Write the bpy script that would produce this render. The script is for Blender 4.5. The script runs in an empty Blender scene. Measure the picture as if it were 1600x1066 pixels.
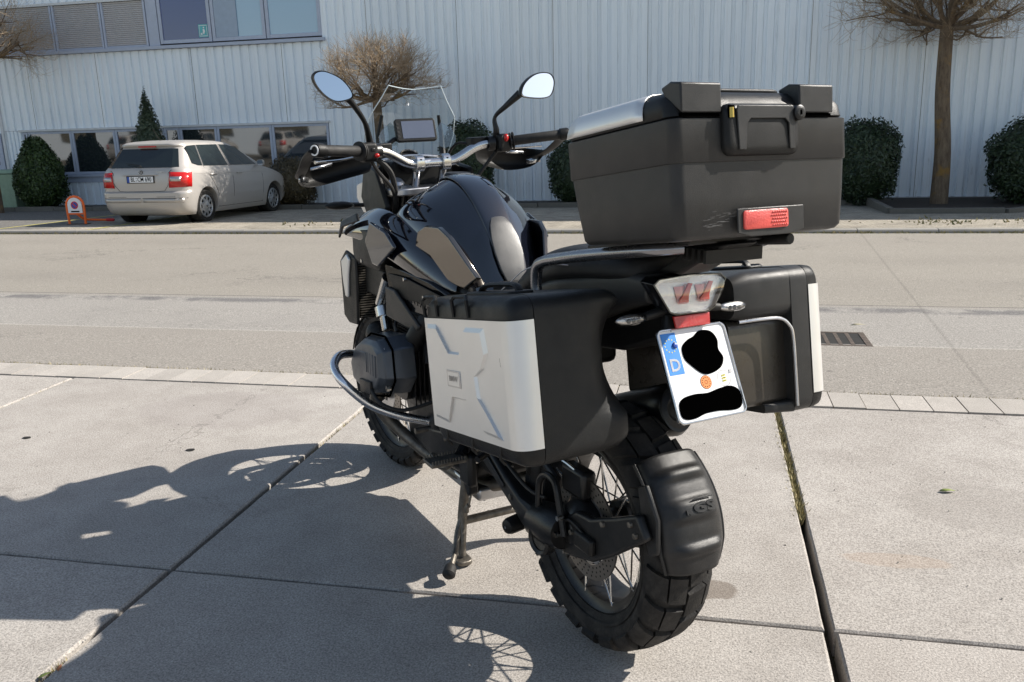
import bpy, bmesh, math, random
from math import sin, cos, pi, radians as R, sqrt, atan2
from mathutils import Vector, Matrix

SC = bpy.context.scene
COL = SC.collection
# ------------------------------------------------------------------ camera
def cam_axes(pitch, roll, yaw):
    cy, sy, cp, sp, cr, sr = cos(yaw), sin(yaw), cos(pitch), sin(pitch), cos(roll), sin(roll)
    A = Matrix(((cy, sy, 0), (-sy, cy, 0), (0, 0, 1)))
    B = Matrix(((1, 0, 0), (0, -sp, -cp), (0, cp, -sp)))
    C = Matrix(((cr, -sr, 0), (sr, cr, 0), (0, 0, 1)))
    return C @ B @ A
Mx = cam_axes(R(14.12), R(-1.66), R(12.8))
cd = bpy.data.cameras.new('camera'); cam = bpy.data.objects.new('camera', cd); COL.objects.link(cam)
right, down, fwd = Mx[0], Mx[1], Mx[2]
cam.matrix_world = Matrix(((right[0], -down[0], -fwd[0], 0), (right[1], -down[1], -fwd[1], 0),
                           (right[2], -down[2], -fwd[2], 1.367), (0, 0, 0, 1)))
cd.sensor_width = 36; cd.lens = 1345 / 1600 * 36; cd.clip_start = .05; cd.clip_end = 900
SC.camera = cam
# ------------------------------------------------------------------ light
SUN_AZ, SUN_EL = 66.0, 37.0      # azimuth clockwise from +Y
w = bpy.data.worlds.new('World'); SC.world = w; w.use_nodes = True
wn = w.node_tree.nodes; wl = w.node_tree.links; wn.clear()
sky = wn.new('ShaderNodeTexSky'); sky.sky_type = 'NISHITA'; sky.sun_disc = False
sky.sun_elevation = R(SUN_EL); sky.sun_rotation = R(SUN_AZ); sky.altitude = 300; sky.air_density = 1.0; sky.dust_density = .6; sky.ozone_density = 1.5
bg = wn.new('ShaderNodeBackground'); bg.inputs[1].default_value = .107
tint = wn.new('ShaderNodeMix'); tint.data_type = 'RGBA'; tint.blend_type = 'MULTIPLY'; tint.inputs[0].default_value = 1; tint.inputs[7].default_value = (1.13, .975, .82, 1)
wo = wn.new('ShaderNodeOutputWorld'); wl.new(sky.outputs[0], tint.inputs[6]); wl.new(tint.outputs[2], bg.inputs[0]); wl.new(bg.outputs[0], wo.inputs[0])
sd = bpy.data.lights.new('sun', 'SUN'); sd.energy = 4.6; sd.angle = R(.53); sd.color = (1, .945, .86)
so = bpy.data.objects.new('sun', sd); COL.objects.link(so)
sv = Vector((sin(R(SUN_AZ)) * cos(R(SUN_EL)), cos(R(SUN_AZ)) * cos(R(SUN_EL)), sin(R(SUN_EL))))
so.rotation_euler = sv.to_track_quat('Z', 'Y').to_euler()
vs = SC.view_settings; vs.view_transform = 'Standard'; vs.look = 'None'; vs.exposure = 0.79; vs.gamma = 1
vs.use_curve_mapping = False
SC.render.engine = 'CYCLES'
rnd = random.Random(7)

# ------------------------------------------------------------------ materials
class NT:
    def __init__(s, name):
        s.m = bpy.data.materials.new(name); s.m.use_nodes = True
        s.n = s.m.node_tree.nodes; s.l = s.m.node_tree.links
        s.b = s.n['Principled BSDF']; s.o = s.n['Material Output']
        s.tc = s.n.new('ShaderNodeTexCoord')
    def noise(s, scale, detail=6, rough=.6, coord='Object', stretch=None, w=0):
        t = s.n.new('ShaderNodeTexNoise'); t.inputs['Scale'].default_value = scale
        t.inputs['Detail'].default_value = detail; t.inputs['Roughness'].default_value = rough
        if stretch or w:
            mp = s.n.new('ShaderNodeMapping'); mp.inputs['Scale'].default_value = stretch or (1, 1, 1)
            mp.inputs['Location'].default_value = (w, w * .7, w * .3)
            s.l.new(s.co(coord), mp.inputs[0]); s.l.new(mp.outputs[0], t.inputs['Vector'])
        else: s.l.new(s.co(coord), t.inputs['Vector'])
        return t.outputs['Fac']
    def vor(s, scale, feature='F1', coord='Object'):
        t = s.n.new('ShaderNodeTexVoronoi'); t.inputs['Scale'].default_value = scale; t.feature = feature
        s.l.new(s.co(coord), t.inputs['Vector']); return t
    def co(s, c):
        if c == 'World':
            if not hasattr(s, 'geo'): s.geo = s.n.new('ShaderNodeNewGeometry')
            return s.geo.outputs['Position']
        return s.tc.outputs[c]
    def ramp(s, fac, stops):
        r = s.n.new('ShaderNodeValToRGB'); e = r.color_ramp.elements
        while len(e) < len(stops): e.new(.5)
        for i, (p, c) in enumerate(stops):
            e[i].position = p; e[i].color = (c, c, c, 1) if isinstance(c, (int, float)) else (*c, 1)
        s.l.new(fac, r.inputs[0]); return r.outputs[0]
    def mix(s, fac, a, b, mode='MIX'):
        x = s.n.new('ShaderNodeMix'); x.data_type = 'RGBA'; x.blend_type = mode
        for q, v in ((0, fac), (6, a), (7, b)):
            inp = x.inputs[q]
            if isinstance(v, (int, float)): inp.default_value = v if q == 0 else (v, v, v, 1)
            elif isinstance(v, tuple): inp.default_value = (*v, 1)
            else: s.l.new(v, inp)
        return x.outputs[2]
    def math(s, op, a, b=0.0, c=None):
        x = s.n.new('ShaderNodeMath'); x.operation = op
        for i, v in enumerate((a, b, c)):
            if v is None: continue
            if isinstance(v, (int, float)): x.inputs[i].default_value = v
            else: s.l.new(v, x.inputs[i])
        return x.outputs[0]
    def sep(s, coord='World'):
        x = s.n.new('ShaderNodeSeparateXYZ'); s.l.new(s.co(coord), x.inputs[0]); return x.outputs
    def bump(s, h, strength=.3, dist=.01):
        b = s.n.new('ShaderNodeBump'); b.inputs['Strength'].default_value = strength; b.inputs['Distance'].default_value = dist
        s.l.new(h, b.inputs['Height']); s.l.new(b.outputs[0], s.b.inputs['Normal'])
    def set(s, **k):
        for n, v in k.items():
            inp = s.b.inputs[n.replace('_', ' ')]
            if isinstance(v, (int, float)): inp.default_value = v
            elif isinstance(v, tuple): inp.default_value = (*v, 1) if len(v) == 3 else v
            else: s.l.new(v, inp)
        return s

def pm(name, col, rough=.5, metal=0, var=.12, vscale=9, grain=0, gscale=400, coat=0, dust=0, spec=.5, rvar=.08):
    t = NT(name)
    n = t.noise(vscale, 5)
    lo = tuple(x * (1 - var) for x in col); hi = tuple(min(1, x * (1 + var)) for x in col)
    c = t.mix(t.ramp(n, [(.3, 0.), (.7, 1.)]), lo, hi)
    if dust:
        d = t.noise(23, 8, .7, w=3); c = t.mix(t.math('MULTIPLY', t.ramp(d, [(.45, 0.), (.8, 1.)]), dust), c, (.33, .30, .26))
    rr = t.ramp(t.noise(vscale * 2.3, 4, w=5), [(.3, max(0., rough - rvar)), (.7, min(1, rough + rvar))])
    t.set(Base_Color=c, Metallic=metal, Roughness=rr, Coat_Weight=coat, Specular_IOR_Level=spec)
    if coat: t.set(Coat_Roughness=.02, Coat_IOR=1.75 if coat == 1 else 1.5)
    if grain: t.bump(t.noise(gscale, 3, .6), grain, .002)
    return t.m

M = {}
M['black_plastic'] = pm('matte black plastic', (.010, .0098, .0096), .42, grain=.3, gscale=700, dust=.015, var=.15, spec=.27)
M['grey_plastic'] = pm('scuffed dark plastic', (.030, .0295, .029), .36, grain=.3, gscale=700, dust=.03, spec=.30, var=.12)
M['black_metal'] = pm('black painted metal', (.008, .008, .0085), .34, .1, grain=.1, gscale=300, dust=.03, spec=.4)
M['dark_metal'] = pm('dark cast alloy', (.014, .014, .0145), .40, .35, dust=.05, grain=.15, gscale=500)
M['head_metal'] = pm('grey painted cylinder cover', (.075, .085, .10), .38, .6, grain=.1, gscale=500)
M['paint'] = pm('glossy blue black paint', (.0035, .0045, .009), .09, 0, coat=1, var=.05, rvar=.02)
M['paint_trim'] = pm('gloss black trim', (.006, .006, .007), .16, 0, coat=.6, var=.05, rvar=.03)
M['seat'] = pm('black seat vinyl', (.013, .013, .014), .5, grain=.5, gscale=700, dust=.02, spec=.4)
M['rubber'] = pm('black rubber', (.013, .0125, .0125), .62, grain=.3, gscale=300, dust=.06, spec=.35)
M['tyre'] = pm('dusty tyre rubber', (.013, .012, .0115), .72, grain=.5, gscale=260, dust=.12, vscale=14, spec=.3)
M['alu'] = pm('satin aluminium', (.62, .62, .62), .24, 1, var=.04)
M['alu_sheet'] = pm('brushed aluminium sheet', (.74, .73, .71), .42, .68, var=.03, rvar=.03)
M['alu_cast'] = pm('cast aluminium', (.50, .50, .51), .33, 1, var=.10)
M['steel'] = pm('stainless steel', (.55, .54, .52), .22, 1, var=.08)
M['bar_steel'] = pm('steel tube', (.75, .76, .79), .26, 1.0, var=.10)
M['worn_steel'] = pm('dirty steel', (.16, .145, .125), .5, .8, var=.35, vscale=40, grain=.4, gscale=200)
M['brass'] = pm('brass', (.55, .38, .10), .35, 1)
M['disc'] = pm('brake disc steel', (.30, .27, .24), .35, .9, var=.15)
M['mirror'] = pm('mirror glass', (.9, .93, .95), .01, 1, var=0, rvar=0)
M['screen'] = pm('display glass', (.20, .215, .26), .07, .55, var=.03, rvar=.02)
M['red_refl'] = pm('red reflector plastic', (.42, .016, .012), .25, coat=.5, grain=.6, gscale=500)
M['red_case'] = pm('red reflector plastic of the case', (.66, .085, .07), .35, grain=.5, gscale=260)
M['red_light'] = pm('red lamp plastic', (.5, .012, .01), .2, coat=.4)
M['orange'] = pm('orange painted tube', (.85, .14, .015), .4)
M['white_print'] = pm('white print', (.78, .78, .78), .45, var=.02)
M['black_print'] = pm('black print', (.0006, .0006, .0006), .95, var=.0, spec=.0)
M['blue_print'] = pm('blue print', (.03, .22, .66), .4, var=.04)
M['dblue_print'] = pm('dark blue print', (.02, .07, .35), .4, var=.04)
M['orange_print'] = pm('orange seal print', (.70, .22, .05), .5)
M['yellow_print'] = pm('yellow print', (.66, .60, .10), .5)
M['red_print'] = pm('red print', (.6, .02, .02), .5)
M['lamp_chrome'] = pm('lamp reflector', (.75, .74, .72), .16, 1, grain=.9, gscale=330)
M['car_paint'] = pm('silver beige metallic car paint', (.46, .43, .40), .34, .30, var=.0, rvar=.0)
M['car_glass'] = pm('dark car glass', (.012, .017, .017), .04, 0, var=.1, spec=.9, rvar=.01)
M['hub'] = pm('silver hub cap', (.5, .5, .5), .32, .8)
M['door_paint'] = pm('blue grey door paint', (.30, .33, .40), .5)
M['bin'] = pm('green bin plastic', (.27, .38, .27), .5)
M['soil'] = pm('mulch and soil', (.035, .024, .017), .95, var=.6, vscale=26, grain=1, gscale=60)
M['roof'] = pm('roof felt', (.09, .09, .09), .9)
M['leaf_litter'] = pm('dry leaf', (.16, .12, .05), .8)

def glass_mat(name, tint, rough=.0, ior=1.45, mixw=.8):
    t = NT(name); n = t.n; l = t.l
    tr = n.new('ShaderNodeBsdfTransparent'); tr.inputs[0].default_value = (*tint, 1)
    gl = n.new('ShaderNodeBsdfGlossy'); gl.inputs['Roughness'].default_value = rough + .02
    fr = n.new('ShaderNodeLayerWeight'); fr.inputs[0].default_value = .5
    mx = n.new('ShaderNodeMixShader')
    sc = t.math('MULTIPLY_ADD', t.math('POWER', fr.outputs['Facing'], 3.0), .7, .10)
    l.new(sc, mx.inputs[0]); l.new(tr.outputs[0], mx.inputs[1]); l.new(gl.outputs[0], mx.inputs[2])
    l.new(mx.outputs[0], t.o.inputs[0]); return t.m
M['windscreen'] = glass_mat('clear windscreen acrylic', (.82, .86, .87))
M['lens'] = glass_mat('clear lamp lens', (.93, .93, .93), .02)
def window_mat(name, base, ior):
    t = NT(name)
    t.set(Base_Color=base, Roughness=.03, IOR=ior, Specular_IOR_Level=.9)
    t.bump(t.noise(.9, 2), .03, .05); return t.m
M['win'] = window_mat('window glass', (.02, .026, .03), 1.9)
M['win_up'] = window_mat('upper window glass', (.28, .43, .58), 1.6)
M['win_dark'] = window_mat('open window interior', (.035, .055, .20), 1.5)

M['lap_shade'] = pm('lap shadow tone', (.12, .11, .10), .9)
def concrete():
    t = NT('washed concrete'); W_ = 'World'
    obi = t.n.new('ShaderNodeObjectInfo')
    big = t.noise(.9, 5, .6, W_); mid = t.noise(5, 8, .72, W_, w=4)
    c = t.mix(t.ramp(big, [(.3, 0.), (.72, 1.)]), (.345, .315, .285), (.46, .43, .395))
    c = t.mix(t.math('MULTIPLY', t.ramp(mid, [(.42, 0.), (.68, 1.)]), .55), c, (.29, .262, .235))
    fine = t.noise(170, 3, .75, W_)
    c = t.mix(1.0, c, t.ramp(fine, [(.36, .60), (.50, .98), (.66, 1.32)]), 'MULTIPLY')
    v = t.vor(120, 'F1', W_)
    c = t.mix(t.math('MULTIPLY', t.ramp(v.outputs['Distance'], [(.10, 1.), (.20, 0.)]), t.ramp(t.noise(40, 2, .5, W_), [(.52, 0.), (.6, .7)])), c, (.70, .68, .64))
    v2 = t.vor(70, 'F1', W_)
    c = t.mix(t.math('MULTIPLY', t.ramp(v2.outputs['Distance'], [(.09, 1.), (.16, 0.)]), t.ramp(t.noise(30, 2, .5, W_, w=9), [(.5, 0.), (.58, .75)])), c, (.14, .12, .10))
    c = t.mix(1.0, c, t.ramp(obi.outputs['Random'], [(0, .93), (1, 1.05)]), 'MULTIPLY')
    ve = t.vor(.62, 'DISTANCE_TO_EDGE', W_); nz = t.math('MULTIPLY', t.math('SUBTRACT', t.noise(3.5, 6, .7, W_, w=21), .5), .16)
    crk = t.ramp(t.math('ABSOLUTE', t.math('ADD', ve.outputs['Distance'], nz)), [(.0008, 1.), (.0035, 0.)])
    c = t.mix(t.math('MULTIPLY', crk, t.ramp(t.noise(.8, 2, .5, W_, w=31), [(.52, 0.), (.6, .55)])), c, (.10, .09, .08))
    # oil stain right of the rear wheel, other faint marks
    X = t.sep(W_)
    def blob(x, y, rx, ry, amt, col, c):
        dx = t.math('DIVIDE', t.math('SUBTRACT', X[0], x), rx); dy = t.math('DIVIDE', t.math('SUBTRACT', X[1], y), ry)
        d = t.math('ADD', t.math('MULTIPLY', dx, dx), t.math('MULTIPLY', dy, dy))
        d = t.math('ADD', d, t.math('MULTIPLY', t.math('SUBTRACT', t.noise(14, 3, .6, W_), .5), 1.3))
        return t.mix(t.math('MULTIPLY', t.ramp(d, [(.75, 1.), (1.0, 0.)]), amt), c, col)
    c = blob(.05, 2.385, .085, .06, .62, (.14, .11, .085), c)
    c = blob(-.53, 1.72, .06, .07, .5, (.10, .09, .08), c)
    c = blob(.62, 2.66, .17, .05, .22, (.36, .24, .15), c)
    c = blob(1.02, 3.1, .3, .22, .2, (.22, .20, .18), c)
    c = blob(-2.35, 3.75, .5, .3, .22, (.24, .21, .2), c)
    t.set(Base_Color=c, Roughness=.88, Specular_IOR_Level=.25)
    t.bump(t.math('ADD', fine, t.math('MULTIPLY', mid, .6)), .5, .004); return t.m
M['concrete'] = concrete()
def paver_mat(name, col, br=1):
    t = NT(name); obi = t.n.new('ShaderNodeObjectInfo')
    c = t.mix(t.ramp(t.noise(7, 6, .7, 'World'), [(.35, 0.), (.7, 1.)]), tuple(x * .86 for x in col), col)
    c = t.mix(1.0, c, t.ramp(t.noise(210, 3, .7, 'World'), [(.36, .72), (.64, 1.2)]), 'MULTIPLY')
    c = t.mix(1.0, c, t.ramp(obi.outputs['Random'], [(0, .88), (1, 1.08)]), 'MULTIPLY')
    t.set(Base_Color=c, Roughness=.9, Specular_IOR_Level=.2); t.bump(t.noise(160, 3, .7, 'World'), .4, .003); return t.m
M['paver'] = paver_mat('pale concrete paver', (.45, .415, .375))
M['kerb'] = paver_mat('granite kerb', (.33, .31, .28))
M['bedkerb'] = paver_mat('old bed edging', (.17, .16, .14))

def asphalt():
    t = NT('worn asphalt'); W_ = 'World'; X = t.sep(W_)
    wob = t.math('MULTIPLY', t.math('SUBTRACT', t.noise(1.4, 5, .7, W_), .5), .10)
    y = t.math('ADD', X[1], wob)
    ya = t.math('ADD', X[1], t.math('MULTIPLY', wob, .35))
    big = t.noise(.5, 5, .6, W_)
    smooth = t.mix(big, (.245, .225, .20), (.305, .28, .25))
    rough = t.mix(big, (.255, .24, .22), (.33, .31, .285))
    far_ = t.mix(big, (.245, .225, .195), (.30, .275, .24))
    mask1 = t.ramp(t.math('SUBTRACT', ya, 5.0), [(.545, 0.), (.56, 1.)])
    mask2 = t.ramp(t.math('SUBTRACT', ya, 6.4), [(.40, 0.), (.55, 1.)])
    c = t.mix(mask1, smooth, rough); c = t.mix(mask2, c, far_)
    for yc_, wd_, am_ in ((7.9, .55, .20), (9.6, .5, .16), (11.1, .4, .20)):
        c = t.mix(t.math('MULTIPLY', t.ramp(t.math('ABSOLUTE', t.math('SUBTRACT', y, yc_)), [(wd_ * .3, 1.), (wd_, 0.)]), t.math('MULTIPLY', t.ramp(t.noise(.7, 5, .7, W_, w=yc_), [(.35, 0.), (.65, 1.)]), am_)), c, (.15, .14, .13))
    vo = t.vor(1.9, 'F1', W_); c = t.mix(t.math('MULTIPLY', t.ramp(vo.outputs['Distance'], [(.035, 1.), (.06, 0.)]), t.ramp(t.noise(.9, 2, .5, W_, w=44), [(.5, 0.), (.56, .5)])), c, (.10, .09, .085))
    ce = t.vor(.33, 'DISTANCE_TO_EDGE', W_); cn = t.math('MULTIPLY', t.math('SUBTRACT', t.noise(2.4, 6, .7, W_, w=51), .5), .35)
    c = t.mix(t.math('MULTIPLY', t.ramp(t.math('ABSOLUTE', t.math('ADD', ce.outputs['Distance'], cn)), [(.0015, 1.), (.007, 0.)]), t.ramp(t.noise(.5, 2, .5, W_, w=61), [(.5, 0.), (.58, .55)])), c, (.09, .085, .08))
    # repaired trench band on the right, thin seam lines
    seam = lambda yy, pos, wd: t.ramp(t.math('ABSOLUTE', t.math('SUBTRACT', yy, pos)), [(wd * .5, 1.), (wd * 1.6, 0.)])
    c = t.mix(t.math('MULTIPLY', seam(ya, 5.55, .014), .35), c, (.46, .44, .40))
    c = t.mix(t.math('MULTIPLY', seam(ya, 6.92, .011), .75), c, (.09, .08, .075))
    patch = t.math('MULTIPLY', seam(y, 6.72, .085), t.ramp(t.noise(2.6, 4, .7, W_, w=2), [(.44, 0.), (.56, .8)]))
    c = t.mix(patch, c, (.13, .125, .125))
    patch2 = t.math('MULTIPLY', seam(y, 5.95, .3), t.ramp(t.noise(1.1, 5, .7, W_, w=11), [(.5, 0.), (.66, .35)]))
    c = t.mix(patch2, c, (.19, .18, .17))
    sx = t.math('ADD', X[0], t.math('MULTIPLY', t.math('SUBTRACT', X[1], 5.5), -.08))
    c = t.mix(t.math('MULTIPLY', t.math('MULTIPLY', seam(sx, 1.5, .01), t.ramp(X[1], [(0, 0.), (1, 1.)])), .3), c, (.12, .11, .1))
    g = t.noise(95, 4, .8, W_)
    c = t.mix(1.0, c, t.ramp(g, [(.34, .58), (.5, 1.), (.66, 1.45)]), 'MULTIPLY')
    v = t.vor(55, 'F1', W_)
    c = t.mix(t.math('MULTIPLY', t.ramp(v.outputs['Distance'], [(.14, 1.), (.26, 0.)]), t.ramp(t.noise(21, 2, .5, W_), [(.47, 0.), (.6, .65)])), c, (.52, .50, .46))
    t.set(Base_Color=c, Roughness=.92, Specular_IOR_Level=.2)
    t.bump(g, .7, .006); return t.m
M['asphalt'] = asphalt()
def parking():
    t = NT('brown parking pavers'); W_ = 'World'
    br = t.n.new('ShaderNodeTexBrick'); br.inputs['Scale'].default_value = 4.2; br.inputs['Mortar Size'].default_value = .018
    br.inputs['Color1'].default_value = (.40, .35, .29, 1); br.inputs['Color2'].default_value = (.33, .29, .24, 1); br.inputs['Mortar'].default_value = (.16, .16, .10, 1)
    t.l.new(t.co(W_), br.inputs['Vector'])
    c = t.mix(1.0, br.outputs['Color'], t.ramp(t.noise(3, 8, .75, W_), [(.3, .6), (.7, 1.35)]), 'MULTIPLY')
    c = t.mix(1.0, c, t.ramp(t.noise(60, 4, .8, W_), [(.35, .55), (.65, 1.5)]), 'MULTIPLY')
    X = t.sep(W_)
    gr = t.ramp(t.math('ADD', X[0], 11.4), [(.0, 1.), (.6, 0.)])
    gv = t.mix(t.ramp(t.noise(34, 4, .8, W_), [(.35, 0.), (.7, 1.)]), (.075, .070, .062), (.27, .255, .235))
    c = t.mix(gr, c, gv)
    t.set(Base_Color=c, Roughness=.95); t.bump(t.noise(45, 4, .8, W_), .8, .02); return t.m
M['parking'] = parking()
def ground_mat():
    t = NT('bare ground'); 
    c = t.mix(t.ramp(t.noise(30, 6, .75, 'World'), [(.35, 0.), (.65, 1.)]), (.045, .034, .024), (.15, .125, .085))
    c = t.mix(t.ramp(t.noise(11, 4, .7, 'World', w=3), [(.54, 0.), (.68, .6)]), c, (.07, .09, .02))
    t.set(Base_Color=c, Roughness=1.); t.bump(t.noise(80, 4, .8, 'World'), .8, .02); return t.m
M['ground'] = ground_mat()
M['yellow'] = (lambda t: (t.set(Base_Color=t.mix(t.ramp(t.noise(16, 6, .8, 'World'), [(.40, 0.), (.62, .9)]), (.56, .50, .10), (.22, .20, .14)), Roughness=.8), t.m)[1])(NT('worn yellow paint'))
def cladding():
    t = NT('painted corrugated sheet'); obi = t.n.new('ShaderNodeObjectInfo')
    n1 = t.noise(1.0, 6, .7, 'World', stretch=(7, 1, .35)); n2 = t.noise(1.0, 7, .8, 'World', stretch=(28, 3, .8), w=7)
    c = t.mix(t.ramp(n1, [(.3, 0.), (.7, 1.)]), (.79, .86, .93), (.88, .93, .97))
    c = t.mix(t.math('MULTIPLY', t.ramp(n2, [(.53, 0.), (.70, 1.)]), .30), c, (.30, .27, .22))
    X = t.sep('World')
    rgt = t.ramp(t.math('MULTIPLY', t.math('ADD', X[0], 6.), .12), [(.2, 0.), (.8, 1.)])
    n3 = t.noise(1.0, 8, .85, 'World', stretch=(16, 3, 2.2), w=17)
    low = t.ramp(t.math('MULTIPLY', X[2], .5), [(.15, 1.), (.75, .1)])
    c = t.mix(t.math('MULTIPLY', t.math('MULTIPLY', t.ramp(n3, [(.57, 0.), (.67, 1.)]), low), .42), c, (.16, .13, .10))
    c = t.mix(1.0, c, t.ramp(obi.outputs['Random'], [(0, .95), (1, 1.03)]), 'MULTIPLY')
    t.set(Base_Color=c, Roughness=.42, Metallic=.0, Specular_IOR_Level=.5); t.bump(t.noise(3, 3), .04, .02); return t.m
M['cladding'] = cladding()
M['frame'] = pm('blue grey window frame', (.42, .47, .58), .45, var=.06, dust=.15)
M['frame_white'] = pm('pale window trim', (.62, .64, .66), .45, var=.05, dust=.15)
def bark(name, a, b, lich):
    t = NT(name)
    n = t.noise(6, 8, .8, stretch=(3, 3, .7)); c = t.mix(t.ramp(n, [(.35, 0.), (.65, 1.)]), a, b)
    c = t.mix(t.math('MULTIPLY', t.ramp(t.noise(3.2, 5, .7, w=5), [(.54, 0.), (.68, 1.)]), .8), c, lich)
    t.set(Base_Color=c, Roughness=.9); t.bump(t.noise(16, 6, .8, stretch=(3, 3, .5)), .8, .03); return t.m
M['bark'] = bark('mossy bark', (.09, .06, .04), (.24, .18, .12), (.30, .17, .04))
M['twig'] = bark('bare twigs', (.24, .17, .11), (.50, .38, .25), (.44, .36, .22))
def leafm(name, a, b):
    t = NT(name); obi = t.n.new('ShaderNodeNewGeometry')
    c = t.mix(obi.outputs['Random Per Island'], a, b)
    t.set(Base_Color=c, Roughness=.55, Subsurface_Weight=0.0); return t.m
M['leaf_dark'] = leafm('dark hedge leaves', (.010, .022, .010), (.035, .060, .022))
M['leaf_green'] = leafm('green conifer leaves', (.014, .034, .008), (.055, .095, .018))
M['leaf_brown'] = leafm('brown winter leaves', (.04, .03, .015), (.11, .085, .04))
M['leaf_pine'] = leafm('dull conifer needles', (.025, .04, .022), (.09, .11, .055))

# ------------------------------------------------------------------ mesh builder
class G:
    def __init__(s): s.v = []; s.f = []
    def add(s, vs, fs):
        o = len(s.v); s.v += [Vector(p) for p in vs]; s.f += [tuple(i + o for i in f) for f in fs]; return s
    def box(s, a, b):
        x0, y0, z0 = a; x1, y1, z1 = b
        return s.add([(x0, y0, z0), (x1, y0, z0), (x1, y1, z0), (x0, y1, z0), (x0, y0, z1), (x1, y0, z1), (x1, y1, z1), (x0, y1, z1)],
                     [(0, 3, 2, 1), (4, 5, 6, 7), (0, 1, 5, 4), (1, 2, 6, 5), (2, 3, 7, 6), (3, 0, 4, 7)])
    def prism(s, poly, vec):
        n = len(poly); vec = Vector(vec); P = [Vector(p) for p in poly]
        nrm = Vector((0, 0, 0))
        for i in range(n): nrm += P[i].cross(P[(i + 1) % n])
        if nrm.dot(vec) > 0: P.reverse()
        fs = [tuple(range(n)), tuple(reversed(range(n, 2 * n)))] + [(i, n + i, n + (i + 1) % n, (i + 1) % n) for i in range(n)]
        return s.add(P + [p + vec for p in P], fs)
    def loft(s, rings, cap=True, closed=True):
        n = len(rings[0]); fs = []; vs = [p for r in rings for p in r]
        for i in range(len(rings) - 1):
            for j in range(n if closed else n - 1):
                a = i * n + j; b = i * n + (j + 1) % n; fs.append((a, b, b + n, a + n))
        if cap and closed: fs += [tuple(reversed(range(n))), tuple(range((len(rings) - 1) * n, len(rings) * n))]
        return s.add(vs, fs)
    def tube(s, pts, r, n=10, sm=0, cap=True, flat=1.0):
        P = [Vector(p) for p in pts]; rs = list(r) if hasattr(r, '__len__') else [r] * len(P)
        if sm: P, rs = catmull(P, rs, sm)
        T = [(P[min(i + 1, len(P) - 1)] - P[max(i - 1, 0)]).normalized() for i in range(len(P))]
        up = Vector((0, 0, 1)) if abs(T[0].z) < .9 else Vector((0, 1, 0))
        N = (up - T[0] * up.dot(T[0])).normalized(); rings = []
        for i, p in enumerate(P):
            N = (N - T[i] * N.dot(T[i])).normalized(); Bn = T[i].cross(N)
            rings.append([p + (N * cos(2 * pi * k / n) * flat + Bn * sin(2 * pi * k / n)) * rs[i] for k in range(n)])
        return s.loft(rings, cap)
    def rev(s, prof, c, axis, n=32, cap=False, a0=0, a1=2 * pi, ref=None):
        # prof: list of (radius, height along axis)
        A = Vector(axis).normalized(); c = Vector(c)
        ref = Vector(ref) if ref else (Vector((1, 0, 0)) if abs(A.x) < .9 else Vector((0, 0, 1)))
        U = (ref - A * ref.dot(A)).normalized(); V = A.cross(U); full = abs(a1 - a0 - 2 * pi) < 1e-6
        m = n if full else n + 1; vs = []; fs = []; k = len(prof)
        for i in range(m):
            a = a0 + (a1 - a0) * i / n
            for (r, h) in prof: vs.append(c + A * h + (U * cos(a) + V * sin(a)) * r)
        for i in range(n):
            for j in range(k - 1):
                p = i * k + j; q = ((i + 1) % m) * k + j; fs.append((p, q, q + 1, p + 1))
        s.add(vs, fs)
        if cap and full:
            o = len(s.v) - len(vs)
            s.f.append(tuple(o + i * k for i in reversed(range(m)))); s.f.append(tuple(o + i * k + k - 1 for i in range(m)))
        return s
    def sph(s, c, rad, n=12, m=8, ax=None):
        rx, ry, rz = rad if hasattr(rad, '__len__') else (rad,) * 3
        rings = []
        for i in range(1, m):
            t = pi * i / m - pi / 2
            rings.append([Vector((c[0] + rx * cos(t) * cos(2 * pi * k / n), c[1] + ry * cos(t) * sin(2 * pi * k / n), c[2] + rz * sin(t))) for k in range(n)])
        return s.loft(rings)
    def grid(s, rows):
        return s.loft(rows, cap=False, closed=False)
    def mirror(s):
        o = len(s.v); s.v += [Vector((p.x, -p.y, p.z)) for p in s.v[:o]]; s.f += [tuple(reversed([i + o for i in f])) for f in s.f]; return s
    def xf(s, fn): s.v = [Vector(fn(p)) for p in s.v]; return s
    def mesh(s, name, mat=None, ang=35, smooth=True, weld=False):
        me = bpy.data.meshes.new(name); me.from_pydata([tuple(p) for p in s.v], [], s.f)
        if weld:
            bm = bmesh.new(); bm.from_mesh(me); bmesh.ops.remove_doubles(bm, verts=bm.verts, dist=1e-5); bmesh.ops.recalc_face_normals(bm, faces=bm.faces); bm.to_mesh(me); bm.free()
        if smooth and ang:
            me.polygons.foreach_set('use_smooth', [True] * len(me.polygons)); me.set_sharp_from_angle(angle=R(ang))
        if mat: me.materials.append(M[mat] if isinstance(mat, str) else mat)
        me.validate(); return me
    def obj(s, name, mat, parent=None, bevel=0, seg=2, sub=0, solid=0, off=-1, ang=35, label=None, smooth=True, weld=False):
        o = bpy.data.objects.new(name, s.mesh(name, mat, ang, smooth, weld)); COL.objects.link(o)
        if parent: o.parent = parent
        if solid:
            m = o.modifiers.new('s', 'SOLIDIFY'); m.thickness = solid; m.offset = off
        if sub:
            m = o.modifiers.new('u', 'SUBSURF'); m.levels = sub; m.render_levels = sub
        if bevel:
            m = o.modifiers.new('b', 'BEVEL'); m.width = bevel; m.segments = seg; m.limit_method = 'ANGLE'; m.angle_limit = R(32)
        if label: o['label'] = label
        return o
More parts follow.
